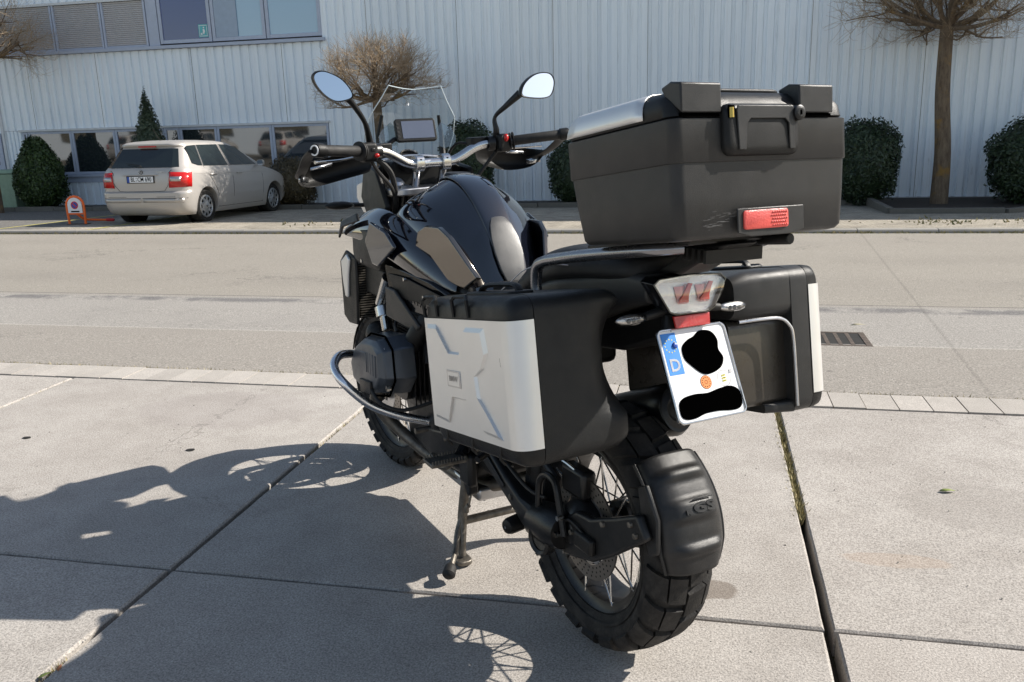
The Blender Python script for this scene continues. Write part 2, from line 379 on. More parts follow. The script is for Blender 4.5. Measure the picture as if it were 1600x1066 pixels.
def catmull(P, rs, k):
    out = []; ro = []
    for i in range(len(P) - 1):
        p0 = P[max(i - 1, 0)]; p1 = P[i]; p2 = P[i + 1]; p3 = P[min(i + 2, len(P) - 1)]
        for j in range(k):
            t = j / k
            out.append(.5 * ((2 * p1) + (-p0 + p2) * t + (2 * p0 - 5 * p1 + 4 * p2 - p3) * t * t + (-p0 + 3 * p1 - 3 * p2 + p3) * t ** 3))
            ro.append(rs[i] * (1 - t) + rs[i + 1] * t)
    out.append(P[-1]); ro.append(rs[-1]); return out, ro
def thing(name, label, cat, loc=(0, 0, 0), rot=(0, 0, 0), group=None):
    o = bpy.data.objects.new(name, None); COL.objects.link(o); o.location = loc; o.rotation_euler = rot
    o.empty_display_size = .1
    return tag(o, label, cat, group)
def tag(o, label, cat, group=None):
    o['label'] = label; o['category'] = cat
    if group: o['group'] = group
    return o
def struct(o, label=None):
    o['kind'] = 'structure'
    if label: o['label'] = label
    return o
def sempty(name):
    o = bpy.data.objects.new(name, None); COL.objects.link(o); o['kind'] = 'structure'; return o
def link_mesh(name, me, parent, loc=None, mat4=None, scale=None):
    o = bpy.data.objects.new(name, me); COL.objects.link(o); o.parent = parent
    if mat4 is not None: o.matrix_local = mat4
    if loc: o.location = loc
    if scale: o.scale = scale
    return o
def text_G(s, size, depth=.001, bold=0, fn=None, sx=1.0):
    cu = bpy.data.curves.new('t', 'FONT'); cu.body = s; cu.size = size; cu.extrude = depth; cu.align_x = 'CENTER'; cu.align_y = 'CENTER'; cu.offset = bold
    cu.resolution_u = 3
    o = bpy.data.objects.new('t', cu); COL.objects.link(o)
    me = bpy.data.meshes.new_from_object(o.evaluated_get(bpy.context.evaluated_depsgraph_get()))
    g = G(); g.v = [Vector((p.co.x * sx, p.co.y, p.co.z)) for p in me.vertices]; g.f = [tuple(f.vertices) for f in me.polygons]
    bpy.data.objects.remove(o); bpy.data.curves.remove(cu); bpy.data.meshes.remove(me)
    if fn: g.xf(fn)
    return g
def rrect(x0, x1, y0, y1, r, n=5):
    out = []
    rs = r if hasattr(r, '__len__') else (r,) * 4
    for (cx, cy, a0, q) in ((x1 - rs[0], y1 - rs[0], 0, rs[0]), (x0 + rs[1], y1 - rs[1], 90, rs[1]), (x0 + rs[2], y0 + rs[2], 180, rs[2]), (x1 - rs[3], y0 + rs[3], 270, rs[3])):
        for k in range(n + 1):
            a = R(a0 + 90 * k / n); out.append((cx + q * cos(a), cy + q * sin(a)))
    return out
def boolean_cut(o, cutters):
    for c in cutters:
        m = o.modifiers.new('bool', 'BOOLEAN'); m.operation = 'DIFFERENCE'; m.object = c; m.solver = 'EXACT'
    bpy.context.view_layer.update()
    me = bpy.data.meshes.new_from_object(o.evaluated_get(bpy.context.evaluated_depsgraph_get()))
    o.modifiers.clear(); o.data = me
    me.polygons.foreach_set('use_smooth', [True] * len(me.polygons)); me.set_sharp_from_angle(angle=R(40))
    for c in cutters: bpy.data.objects.remove(c)

# ================================================================== SETTING
FAC = 18.2                       # facade plane
def zroad(y): return -.012 - (y - 4.46) * .0205
def zpark(y): return -.130 - (y - 12.35) * .026
# ground, one sheet to the horizon, below everything else
prof = [(-300, -.09), (4.40, -.09), (12.25, -.26), (18.2, -.37), (60, -.5), (400, -2.)]
struct(G().grid([[(x, y, z) for x in (-300, -40, 40, 300)] for y, z in prof]).obj('ground', 'ground', smooth=False))
rows = [[(x, y, zroad(y)) for x in (-200, -20, -8, 0, 8, 20, 200)] for y in (4.462, 5.6, 7, 9, 11, 12.198)]
struct(G().grid(rows).obj('road', 'asphalt', ang=0, smooth=False))
rows = [[(x, y, zpark(y)) for x in (-200, -20, -8, 0, 8, 20, 200)] for y in (12.352, 14, 16, 18.3)]
struct(G().grid(rows).obj('parking_area', 'parking', smooth=False))
# concrete slabs
pav = sempty('concrete_forecourt')
XJ = [-9.45, -7.5, -5.53, -3.59, -1.66, .36, 2.32, 4.28, 6.24]; YJ = [-3.7, -1.74, .24, 2.222, 4.18]
for i in range(len(XJ) - 1):
    for j in range(len(YJ) - 1):
        gw = .0095; x0, x1, y0, y1 = XJ[i] + gw, XJ[i + 1] - gw, YJ[j] + gw * .8, YJ[j + 1] - gw * .8
        if abs(XJ[i] - .36) < .01: x0 += .006
        if abs(XJ[i + 1] - .36) < .01 and j < 3: x1 -= .005
        if j == 2 and abs(XJ[i] - .36) < .01: x0 += .004
        dz = rnd.uniform(-.0025, .0015)
        g = G()
        # subdivided top edge so the arris is slightly uneven
        def edge(a, b, n=26):
            out = []
            for k in range(n):
                t = k / n; p = Vector(a).lerp(Vector(b), t); out.append(p)
            return out
        cs = [(x0, y0), (x1, y0), (x1, y1), (x0, y1)]; top = []
        for k in range(4): top += edge((*cs[k], 0), (*cs[(k + 1) % 4], 0))
        cx, cy = (x0 + x1) / 2, (y0 + y1) / 2
        ring0 = [Vector((p.x, p.y, -.085)) for p in top]
        ring1 = [Vector((p.x + rnd.uniform(-.0012, .0012), p.y + rnd.uniform(-.0012, .0012), dz - .006)) for p in top]
        ring2 = [Vector((p.x + (cx - p.x) * .006 + rnd.uniform(-.0012, .0012), p.y + (cy - p.y) * .006 + rnd.uniform(-.0012, .0012), dz)) for p in top]
        g.loft([ring0, ring1, ring2]); g.obj('slab', 'concrete', pav, smooth=False)
# row of pale pavers along the road, each its own piece
pr = sempty('paver_edging')
pvm = G().box((0, 0, -.07), (.1455, .232, 0)).mesh('paver', 'paver', smooth=False)
pvm2 = G().box((0, 0, -.07), (.1455, .232, 0)).mesh('paver', 'paver', smooth=False)
o0 = None
x = -9.3
while x < 6.2:
    o = link_mesh('paver', pvm, pr, (x + rnd.uniform(-.001, .001), 4.192 + rnd.uniform(-.002, .002), rnd.uniform(-.003, .001)))
    o.rotation_euler.z = rnd.uniform(-.005, .005); x += .1505
# gutter seam debris: soil and tufts of moss in the joints
def tufts(pts, n, spread, size, mat, name, lab):
    g = G()
    for _ in range(n):
        (x0, y0), (x1, y1) = rnd.choice(pts); t = rnd.random()
        x, y = x0 + (x1 - x0) * t + rnd.gauss(0, spread[0]), y0 + (y1 - y0) * t + rnd.gauss(0, spread[1])
        z = -.03; s = size * rnd.uniform(.4, 1.3); a = rnd.uniform(0, 6.3); lean = rnd.uniform(-.7, .7) * s
        g.add([(x - s * .12 * cos(a), y - s * .12 * sin(a), z), (x + s * .12 * cos(a), y + s * .12 * sin(a), z), (x + lean, y + rnd.uniform(-.5, .5) * s, z + s)], [(0, 1, 2)])
    o = g.obj(name, mat, None, smooth=False); o['kind'] = 'stuff'; o['label'] = lab; return o
M['moss'] = leafm('joint moss and dry grass', (.12, .12, .04), (.46, .38, .20))
tufts([((.36, 2.95), (.36, 4.18))] * 6 + [((.36, 2.95), (.36, 3.5))] * 2 + [((.36, 2.93), (.36, 3.06))], 1500, (.006, .003), .034, 'moss', 'joint_moss', 'moss and dry grass growing in the wide slab joint')
tufts([((-9, 4.445), (6, 4.445))], 5200, (0, .006), .030, 'moss', 'gutter_grass', 'dry grass and moss along the road edge gutter')
tufts([((-1.66, 1.5), (-1.66, 1.75)), ((-3.59, 3.4), (-3.59, 4.1)), ((-1.66, 3.2), (-1.66, 4.1))], 500, (.004, 0), .03, 'moss', 'joint_moss', 'sparse moss in the left slab joints')
g = G()
for _ in range(1500):
    x = rnd.uniform(-12, 6); y = 12.19 + rnd.gauss(0, .012); s = .02 + rnd.random() * .03; z = zroad(12.19)
    g.add([(x - s * .3, y, z), (x + s * .3, y, z), (x + rnd.uniform(-1, 1) * s, y + rnd.uniform(-.5, .5) * s, z + s * rnd.uniform(.5, 1))], [(0, 1, 2)])
for _ in range(170):
    x = rnd.choice([-6.5, -5, -4.5, 3.4, 4.6, 3.2]) + rnd.gauss(0, .35); y = 13.35 + rnd.gauss(0, .25); s = .03 + rnd.random() * .04; z = zpark(y)
    g.add([(x - s * .3, y, z), (x + s * .3, y, z), (x + rnd.uniform(-1, 1) * s, y + rnd.uniform(-.5, .5) * s, z + s * rnd.uniform(.5, 1.1))], [(0, 1, 2)])
o = g.obj('kerb_weeds', 'moss', None, smooth=False); o['kind'] = 'stuff'; o['label'] = 'small weeds along the far kerb and pavers'
# far kerb
kb = sempty('far_kerb')
km = G().prism([(0, 12.2, -.26), (0, 12.2, -.142), (0, 12.214, -.124), (0, 12.24, -.118), (0, 12.35, -.118), (0, 12.35, -.26)], (.992, 0, 0)).mesh('kerbstone', 'kerb', ang=30)
x = -24
while x < 16:
    link_mesh('kerbstone', km, kb, (x, rnd.uniform(-.004, .004), rnd.uniform(-.004, .004))); x += 1.0
# planting beds with low kerbs
bed = sempty('planting_bed')
struct(G().prism([(-16.4, 17.0, -.30), (2.95, 17.0, -.30), (2.95, 14.95, -.27), (16, 14.95, -.27), (16, 18.25, -.3), (-16.4, 18.25, -.3)], (0, 0, .07)).obj('planting_soil', 'soil', bed, smooth=False))
bm_ = G().box((0, -.05, -.34), (.985, .05, -.155)).mesh('bed_kerbstone', 'bedkerb', smooth=False)
def bedline(a, b, z):
    a = Vector(a); b = Vector(b); n = max(1, int((b - a).length)); ang = atan2(b.y - a.y, b.x - a.x)
    for k in range(n):
        p = a.lerp(b, k / n); o = link_mesh('bed_kerbstone', bm_, bed, (p.x, p.y, z + rnd.uniform(-.008, .008))); o.rotation_euler.z = ang + rnd.uniform(-.01, .01); o.scale.x = (b - a).length / n
bedline((-16.4, 16.95), (2.85, 16.95), 0); bedline((2.9, 17.0), (2.9, 14.9), .05); bedline((2.9, 14.9), (4.6, 14.9), .05); bedline((4.6, 14.9), (5.3, 15.5), .02); bedline((5.3, 15.6), (15, 15.6), .03)
# yellow bay lines
for i, (x0, y0, x1, y1) in enumerate([(-11.92, 12.4, -11.8, 17.0), (-9.98, 12.4, -10.05, 17.0)]):
    struct(G().grid([[(x0 - .045, y0, zpark(y0) + .004), (x0 + .045, y0, zpark(y0) + .004)], [(x1 - .045, y1, zpark(y1) + .004), (x1 + .045, y1, zpark(y1) + .004)]]).obj('bay_line', 'yellow', None, smooth=False))
# drain grate, with pit
dg = thing('drain_grate', 'rusty iron drain grate set in the asphalt right of the motorcycle', 'drain grate', (.72, 5.53, zroad(5.7)))
M['rust'] = pm('rusty cast iron', (.10, .078, .064), .75, .4, var=.4, vscale=30, grain=.6, gscale=150)
M['pit'] = pm('dark pit', (.01, .009, .008), .95)
g = G().box((-.30, 0, -.02), (-.27, .37, .006)).box((.285, 0, -.02), (.325, .37, .006)).box((-.27, 0, -.02), (.285, .028, .006)).box((-.27, .342, -.02), (.285, .37, .006))
g.obj('grate_frame', 'rust', dg, bevel=.003)
for k in range(7):
    x0 = -.245 + k * .074
    G().prism([(x0, .028, -.018), (x0 + .026, .028, -.018), (x0 + .026, .342, -.018), (x0, .342, -.018)], (0, 0, .022)).obj('grate_bar', 'rust', dg, bevel=.002)
G().box((-.27, .028, .0015), (.285, .342, .0025)).obj('grate_pit', 'pit', dg, smooth=False)
# small things on the slabs
for i, (x, y, a, lab) in enumerate([(-3.09, 3.23, .2, 'small dark hole chipped in the slab at the far left'), (-2.21, 3.2, .5, 'small dark hole chipped in the slab left of the front wheel')]):
    pts = [(x + .022 * cos(t * pi / 5) * rnd.uniform(.8, 1.1), y + .016 * sin(t * pi / 5) * rnd.uniform(.8, 1.1), .0015) for t in range(10)]
    tag(G().prism(pts, (0, 0, .0012)).obj('slab_hole', 'pit', None, smooth=False), lab, 'hole')
def leafobj(x, y, rz, s, mat, lab, cat='leaf'):
    g = G().grid([[(-1, -.1, .0), (-1, .1, .0)], [(-.4, -.42, .12), (-.4, .42, .12)], [(.3, -.36, .18), (.3, .36, .12)], [(1, -.05, .05), (1, .05, .02)]])
    g.xf(lambda p: Vector((x + s * (p.x * cos(rz) - p.y * sin(rz)), y + s * (p.x * sin(rz) + p.y * cos(rz)), .004 + s * p.z)))
    tag(g.obj('leaf', mat, None, solid=.0008), lab, cat)
M['leaf_a'] = pm('green leaf', (.18, .22, .05), .6); M['leaf_b'] = pm('brown leaf', (.30, .12, .05), .7); M['leaf_c'] = pm('straw leaf', (.35, .31, .2), .7)
leafobj(-1.655, 1.655, 1.0, .016, 'leaf_a', 'small green leaf caught in the slab joint at the bottom left')
leafobj(-1.64, 1.69, 2.0, .014, 'leaf_b', 'small reddish brown leaf beside the green one in the joint')
leafobj(.905, 3.23, .1, .028, 'leaf_a', 'small green leaf lying on the right slab')
leafobj(1.02, 5.95, .1, .05, 'leaf_c', 'dry straw coloured leaf on the asphalt right of the grate')
g = G()
for _ in range(240):
    x, y = rnd.uniform(-3.4, 2), rnd.uniform(1.6, 4.1); s = rnd.uniform(.0012, .0038)
    g.sph((x, y, s * .4), (s, s * .8, s * .6), 5, 4)
o = g.obj('grit', 'kerb', None); o['kind'] = 'stuff'; o['label'] = 'loose grit scattered on the slabs'

# ------------------------------------------------------------------ building
bld = thing('office_building', 'long pale blue grey corrugated metal building across the road', 'building')
ROOFZ = 7.9; ROOFL = 6.6; XL = -16.55; XR = 34.0; XS = .88
def clad_mesh(z0, z1):
    pts = []
    for k in range(5):
        for dx, dy in ((0, 0), (.120, 0), (.134, .040), (.186, .040)): pts.append((k * .2 + dx, dy))
    pts.append((.999, 0))
    return G().grid([[(x, y, z0) for x, y in pts], [(x, y, z1) for x, y in pts]]).mesh('cladding_sheet', 'cladding', ang=0, smooth=False)
def clad(xa, xb, z0, z1):
    me = clad_mesh(z0, z1); n = max(1, round(xb - xa)); s = (xb - xa) / n
    for k in range(n):
        o = link_mesh('cladding_sheet', me, bld, (xa + k * s, FAC + (k % 2) * .0015, 0)); o.scale.x = s
clad(XL, -16.02, -.22, 1.54); clad(-16.02, -8.12, -.22, .44); clad(XL, -8.12, 1.545, 3.22); clad(XL, -8.12, 4.30, ROOFL)
clad(-8.12, XS, -.22, ROOFL); clad(XS, XR, -.22, ROOFZ)
G().box((XL, FAC + .05, -.3), (XS, FAC + 14, ROOFL - .05)).box((XS + .002, FAC + .05, -.3), (XR, FAC + 14, ROOFZ - .05)).obj('wall', 'roof', bld, smooth=False)
G().box((XL - .03, FAC - .06, ROOFL), (XS - .002, FAC + 14.1, ROOFL + .07)).box((XS, FAC - .06, ROOFZ), (XR, FAC + 14.1, ROOFZ + .07)).obj('roof_edge', 'frame_white', bld, smooth=False)
G().box((XL, FAC - .03, -.34), (XR, FAC + .02, -.225)).obj('plinth', 'frame_white', bld, smooth=False)
G().box((XL - .02, FAC - .04, -.3), (XL + .045, FAC + .05, ROOFL)).obj('corner_trim', 'frame_white', bld, smooth=False)
G().box((-16.08, FAC - .05, 1.515), (-8.08, FAC + .03, 1.565)).obj('window_head_trim', 'frame_white', bld, bevel=.004)
G().box((-16.02, FAC - .06, .44), (-8.10, FAC + .03, .50)).obj('window_sill', 'frame', bld, bevel=.005)
G().box((-16.02, FAC - .015, .31), (-8.12, FAC + .025, .438)).obj('apron_trim', 'frame', bld, smooth=False)
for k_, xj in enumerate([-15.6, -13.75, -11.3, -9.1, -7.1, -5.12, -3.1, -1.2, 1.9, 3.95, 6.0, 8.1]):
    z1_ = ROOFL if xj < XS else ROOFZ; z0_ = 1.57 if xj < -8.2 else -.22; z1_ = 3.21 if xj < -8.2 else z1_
    G().box((xj, FAC - .003, z0_), (xj + .006, FAC + .002, z1_)).obj('lap_shadow_strip', 'lap_shade', bld, smooth=False)  # thin dark strip stands for the shadow at a sheet lap
def window(x0, x1, z0, z1, mat, fr='frame', fw=.055, label=None, depth=.045):
    f = G().box((x0, FAC - .02, z0), (x0 + fw, FAC + .03, z1)).box((x1 - fw, FAC - .02, z0), (x1, FAC + .03, z1)).box((x0 + fw, FAC - .02, z0), (x1 - fw, FAC + .03, z0 + fw)).box((x0 + fw, FAC - .02, z1 - fw), (x1 - fw, FAC + .03, z1)).obj('window', fr, bld, bevel=.004, label=label)
    G().grid([[(x0 + fw, FAC + .005, z0 + fw), (x1 - fw, FAC + .005, z0 + fw)], [(x0 + fw, FAC + .005, z1 - fw), (x1 - fw, FAC + .005, z1 - fw)]]).obj('pane', mat, f, smooth=False)
    return f
for x0, x1 in ((-16.01, -15.86), (-15.85, -14.66), (-14.65, -13.49), (-13.48, -12.20), (-12.19, -11.80), (-11.79, -10.86), (-10.85, -9.5), (-9.49, -8.13)):
    window(x0, x1, .505, 1.51, 'win')
# interior posts/curtain stripes behind lower windows are reflections only; upper band
G().box((XL + .05, FAC - .09, 3.225), (-8.05, FAC + .02, 3.295)).obj('upper_sill', 'frame', bld, bevel=.005)
M['shutter'] = pm('grey shutter slats', (.45, .44, .45), .5, var=.06)
for x0, x1 in ((-16.45, -14.72), (-14.7, -13.44), (-13.42, -12.30)):
    fr = G().box((x0, FAC - .03, 3.30), (x0 + .05, FAC + .03, 4.28)).box((x1 - .05, FAC - .03, 3.30), (x1, FAC + .03, 4.28)).box((x0 + .05, FAC - .03, 3.30), (x1 - .05, FAC + .03, 3.34)).obj('window', 'frame', bld, bevel=.004, label='upper window with its grey roller shutter closed')
    s = G(); z = 3.345
    while z < 4.25:
        s.prism([(x0 + .052, FAC + .012, z), (x0 + .052, FAC - .004, z + .012), (x0 + .052, FAC - .004, z + .030), (x0 + .052, FAC + .012, z + .042)], (x1 - x0 - .104, 0, 0)); z += .0425
    s.obj('roller_shutter', 'shutter', fr, smooth=False)
G().box((XL + .05, FAC - .05, 4.285), (-12.28, FAC + .03, 4.34)).obj('shutter_head_trim', 'frame_white', bld, smooth=False)
G().box((-12.28, FAC - .02, 3.30), (-12.02, FAC + .03, 4.5)).obj('pilaster', 'frame', bld, smooth=False)
for i, (x0, x1, m) in enumerate([(-12.0, -10.72, 'win_dark'), (-10.70, -9.42, 'win_up'), (-9.40, -8.12, 'win_up')]):
    f = window(x0, x1, 3.33, 4.58, m, 'frame', .075)
    if i == 1:
        M['curtain'] = pm('pale blue curtain', (.42, .50, .60), .8, var=.05)
        pts = [(x0 + .08 + .012 * k, FAC - .002 - (.010 if k % 2 else 0)) for k in range(46)]
        G().grid([[(a, b, 3.41) for a, b in pts], [(a, b, 4.5) for a, b in pts]]).obj('curtain', 'curtain', f, smooth=False)
    if i == 0:
        M['sticker'] = pm('teal sticker', (.10, .42, .46), .5)
        G().box((-11.04, FAC - .002, 3.43), (-10.81, FAC + .002, 3.70)).obj('window_sticker', 'sticker', f, smooth=False)
        g = G().box((-11.02, FAC - .0045, 3.45), (-10.83, FAC - .003, 3.462)).box((-11.02, FAC - .0045, 3.67), (-10.83, FAC - .003, 3.682)).box((-11.02, FAC - .0045, 3.462), (-11.01, FAC - .003, 3.67)).box((-10.84, FAC - .0045, 3.462), (-10.83, FAC - .003, 3.67))
        g.rev([(.018, 0), (.018, .001)], (-10.91, FAC - .0045, 3.63), (0, 1, 0), 10, cap=True).prism([(-10.935, FAC - .0045, 3.60), (-10.895, FAC - .0045, 3.60), (-10.88, FAC - .0045, 3.55), (-10.91, FAC - .0045, 3.49), (-10.93, FAC - .0045, 3.50)], (0, .0015, 0)).prism([(-10.99, FAC - .0045, 3.48), (-10.95, FAC - .0045, 3.48), (-10.95, FAC - .0045, 3.53), (-10.99, FAC - .0045, 3.51)], (0, .0015, 0))
        g.obj('sticker_print', 'white_print', f, smooth=False)
# gate / door at far left
dr = thing('glazed_door', 'grey framed glazed door at the left end of the building', 'door', (-17.55, FAC, -.3))
G().box((-1.2, -.05, 0), (-.02, .05, .08)).box((.82, -.05, 0), (.95, .05, 1.80)).box((-1.2, -.05, 1.68), (.82, .05, 1.80)).box((-1.2, -.05, .94), (.82, .05, 1.06)).obj('door_frame', 'frame', dr, bevel=.006)
G().box((-1.2, .0, 1.06), (.82, .012, 1.68)).obj('pane', 'win', dr, smooth=False)
G().box((-1.2, .0, .0), (.82, .012, .94)).obj('lower_panel', 'door_paint', dr, smooth=False)
G().box((.55, -.03, .0), (.75, -.001, .94)).obj('door_stile', 'shutter', dr, smooth=False)
wl_ = thing('side_wall', 'pale wall left of the glazed door', 'wall', (0, 0, 0))
G().box((-30, FAC + .06, -.3), (-16.58, FAC + .3, 4.0)).obj('wall_panel', 'cladding', wl_, smooth=False)
# opposite building behind the photographer, only met in reflections
ob = thing('opposite_building', 'pale metal hall behind the photographer, seen only mirrored in the windows', 'building')
G().box((-60, -20, -.1), (16, -16, 3.6)).obj('wall', 'cladding', ob, smooth=False)
G().box((-60.2, -20.2, 3.6), (16.2, -15.9, 3.75)).obj('roof_edge', 'frame', ob, smooth=False)
for k in range(14): G().box((-59 + k * 5.3, -16.0, 1.1), (-56.6 + k * 5.3, -15.97, 2.3)).obj('window', 'win', ob, smooth=False)

# ------------------------------------------------------------------ vegetation
def leaf_cloud(g, center, radii, n, size, rng, shape=None, squash=1.0, up=0.0):
    cx, cy, cz = center
    for _ in range(n):
        while True:
            d = Vector((rng.gauss(0, 1), rng.gauss(0, 1), rng.gauss(0, 1)))
            if d.length > .1: break
        d.normalize(); rad = rng.uniform(.80, 1.02) + (rng.uniform(0, .10) if rng.random() < .08 else 0) + .06 * sin(d.x * 7 + d.z * 5) + .04 * sin(d.y * 11 + d.z * 9)
        p = Vector((d.x * radii[0] * rad, d.y * radii[1] * rad, d.z * radii[2] * rad))
        if shape: p = shape(p, radii)
        p += Vector(center)
        if p.z < cz - radii[2] * .99: continue
        s = size * rng.uniform(.6, 1.4)
        nrm = (d + Vector((rng.gauss(0, .55), rng.gauss(0, .55), rng.gauss(0, .55) + up))).normalized()
        t = nrm.cross(Vector((rng.gauss(0, 1), rng.gauss(0, 1), rng.gauss(0, 1) + .01))).normalized(); b = nrm.cross(t)
        g.add([p - t * s, p + b * s * .45, p + t * s, p - b * s * .45], [(0, 1, 2, 3)])
def boxy(p, r):
    # squarer, clipped hedge form
    f = 1 + .22 * (1 - abs(abs(p.z / r[2]) - abs(p.x / r[0])))
    return Vector((p.x * f, p.y * f, p.z * (1 + .05 * (1 - abs(p.x / r[0])))))
def egg(p, r):
    t = max(0, (p.z / r[2] + 1) / 2); k = 1.12 - .55 * t ** 1.6; return Vector((p.x * k, p.y * k, p.z))
def cone(p, r):
    t = (p.z / r[2] + 1) / 2; k = 1.35 * max(0, 1 - t) ** .8 + .12; return Vector((p.x * k, p.y * k, p.z + .02 * sin(p.x * 40)))
def bush(label, center, radii, mat, n, size, shape, seed, base, cat='bush', up=0., core='leaf_dark'):
    rng = random.Random(seed); t = thing('clipped_shrub' if cat == 'bush' else 'conifer', label, cat, (center[0], center[1], base))
    g = G(); c = (0, 0, center[2] - base)
    leaf_cloud(g, c, radii, n, size, rng, shape, up=up); g.obj('foliage', mat, t, smooth=False)
    k = G().sph(c, tuple(r * .86 for r in radii), 16, 12)
    k.v = [Vector(c) + (shape(p - Vector(c), tuple(r * .86 for r in radii)) if shape else p - Vector(c)) for p in k.v]
    k.obj('inner_branches', core, t)
    G().tube([(0, 0, 0), (.02, .01, .25)], [.04, .03], 6).obj('stem', 'bark', t)
    return t
bush('egg shaped green conifer bush left of the parked car', (-14.98, 17.35, .56), (.56, .55, .84), 'leaf_green', 15000, .034, egg, 1, -.26)
bush('slim pointed conifer rising behind the parked car', (-12.08, 17.45, .98), (.46, .42, 1.34), 'leaf_pine', 3800, .036, cone, 2, -.26, cat='conifer', up=.5)
bush('round brown winter bush in front of the parked car\'s nose', (-8.80, 17.5, .27), (.52, .5, .54), 'leaf_brown', 9000, .026, boxy, 3, -.27, core='leaf_brown')
bush('tall clipped dark bush behind the windscreen and right mirror', (-4.78, 17.4, .60), (.53, .5, .86), 'leaf_dark', 9000, .034, boxy, 4, -.27)
bush('clipped dark bush behind the right handguard', (-2.55, 17.4, .40), (.52, .5, .68), 'leaf_dark', 7000, .034, boxy, 5, -.27)
bush('clipped dark bush between top case and right tree', (2.80, 17.0, .50), (.58, .52, .77), 'leaf_dark', 12000, .032, boxy, 6, -.24)
bush('wide dark bush at the right edge of the picture', (5.72, 16.9, .46), (.84, .7, .80), 'leaf_dark', 12000, .038, boxy, 7, -.24)

def tree(label, base, crotch, crown_c, crown_r, r0, r1, seed, nl=(11, 5, 6, 6), zmin=None, trunk=True):
    rng = random.Random(seed); t = thing('globe_tree', label, 'tree', base); B = Vector(base)
    cr = Vector(crotch) - B; cc = Vector(crown_c) - B
    if trunk:
        P = [Vector((0, 0, -.1)), cr * .3 + Vector((rng.uniform(-.03, .03), 0, 0)), cr * .65 + Vector((rng.uniform(-.03, .03), 0, 0)), cr, cr + Vector((0, 0, .18))]
        G().tube(P, [r0 * 1.15, r0, (r0 + r1) / 2, r1 * 1.02, r1 * 1.25], 14, sm=5).obj('trunk', 'bark', t, ang=80)
    def bound(p):
        d = p - cc; return (d.x / crown_r[0]) ** 2 + (d.y / crown_r[1]) ** 2 + (d.z / crown_r[2]) ** 2
    gl = G(); gt = G()
    def shell(d):
        # distance from crotch to crown shell in direction d
        s = .1
        while bound(cr + d * s) < 1 and s < 6: s += .08
        return s
    def grow(p, d, L, r, lev):
        n = 4 if lev < 2 else 3; pts = [p.copy()]; q = p.copy(); dd = d.copy()
        for k in range(n):
            jj = .16 if lev < 2 else .30; dd = (dd + Vector((rng.gauss(0, jj), rng.gauss(0, jj), rng.gauss(0, jj) + (.05 if lev < 2 else .10)))).normalized(); q = q + dd * (L / n)
            if zmin is not None and q.z + B.z < zmin: q.z = zmin - B.z; dd.z = abs(dd.z) * .3; dd.normalize()
            pts.append(q.copy())
        rr = [r * (1 - .55 * k / n) for k in range(n + 1)]
        (gl if lev < 2 else gt).tube(pts, rr, 7 if lev == 0 else 5 if lev == 1 else 3, sm=2 if lev == 0 else 0, cap=False)
        if lev >= len(nl) - 1: return
        m = nl[lev + 1]
        for k in range(m):
            a = .25 + .75 * (k + rng.random()) / m; idx = min(n - 1, int(a * n)); pp = pts[idx].lerp(pts[idx + 1], a * n - idx)
            nd = (dd + Vector((rng.gauss(0, .62), rng.gauss(0, .62), rng.gauss(0, .45)))).normalized()
            left = shell((pp - cr).normalized() if (pp - cr).length > .2 else nd) - (pp - cr).length
            LL = max(.10, left * rng.uniform(.45, .8) if lev < 2 else left * rng.uniform(.7, 1.1))
            LL = min(LL, [9, .75, .5, .42][min(lev + 1, 3)])
            grow(pp, nd, LL, max(.0028, rr[idx] * [.5, .42, .42, .5][lev]), lev + 1)
    for k in range(nl[0]):
        a = 2 * pi * (k + rng.random() * .6) / nl[0]; el = rng.uniform(.12, 1.15) if k % 3 else rng.uniform(.02, .35)
        d = Vector((cos(a) * cos(el), sin(a) * cos(el), sin(el))); S = shell(d)
        grow(cr + Vector((0, 0, .05)), d, S * .55, r1 * rng.uniform(.38, .55), 0)
    gl.obj('limbs', 'bark', t, ang=80); gt.obj('twigs', 'twig', t, ang=0, smooth=False)
    return t
tree('bare dome shaped tree behind the windscreen', (-6.13, 16.1, -.23), (-6.17, 16.1, 1.84), (-6.10, 16.1, 2.0), (1.50, 1.42, 1.25), .097, .082, 21, nl=(14, 6, 6, 5), zmin=1.77)
tree('bare tree with thick lichen spotted trunk at the right', (4.10, 16.9, -.22), (3.98, 16.9, 2.72), (3.9, 16.9, 2.8), (2.15, 2.0, 1.6), .135, .105, 22, nl=(15, 6, 6, 6), zmin=2.55)
tree('bare tree whose twigs reach in at the top left corner', (-15.5, 16.5, -.25), (-15.5, 16.5, 2.9), (-15.4, 16.5, 3.2), (2.0, 1.8, 1.5), .12, .10, 23, nl=(13, 5, 6, 6), zmin=2.6)

# ------------------------------------------------------------------ green bin, parking barrier
bn = thing('green_bin', 'pale green plastic bin half hidden behind the egg shaped bush', 'bin', (-15.95, 17.6, -.28))
G().prism([(-.27, -.3, 0), (.27, -.3, 0), (.31, -.34, .86), (-.31, -.34, .86)], (0, .6, 0)).obj('bin_body', 'bin', bn, bevel=.02)
G().prism([(-.33, -.37, .87), (.33, -.37, .87), (.31, -.3, .95), (-.31, -.3, .95)], (0, .68, 0)).obj('lid', 'bin', bn, bevel=.015)
pb = thing('parking_barrier', 'orange folding parking barrier hoop with a no parking sign', 'parking barrier', (-11.02, 13.5, zpark(13.5)), (0, 0, R(6)))
pb.scale = (.93, .93, .93)
hoop = [(-.155, 0, 0), (-.165, 0, .2), (-.165, 0, .34)] + [(.165 * cos(pi - a * pi / 8), 0, .36 + .165 * sin(a * pi / 8)) for a in range(9)] + [(.165, 0, .34), (.165, 0, .2), (.155, 0, 0)]
hoop = [(x * 1.06, y, z * 1.02) for x, y, z in hoop]
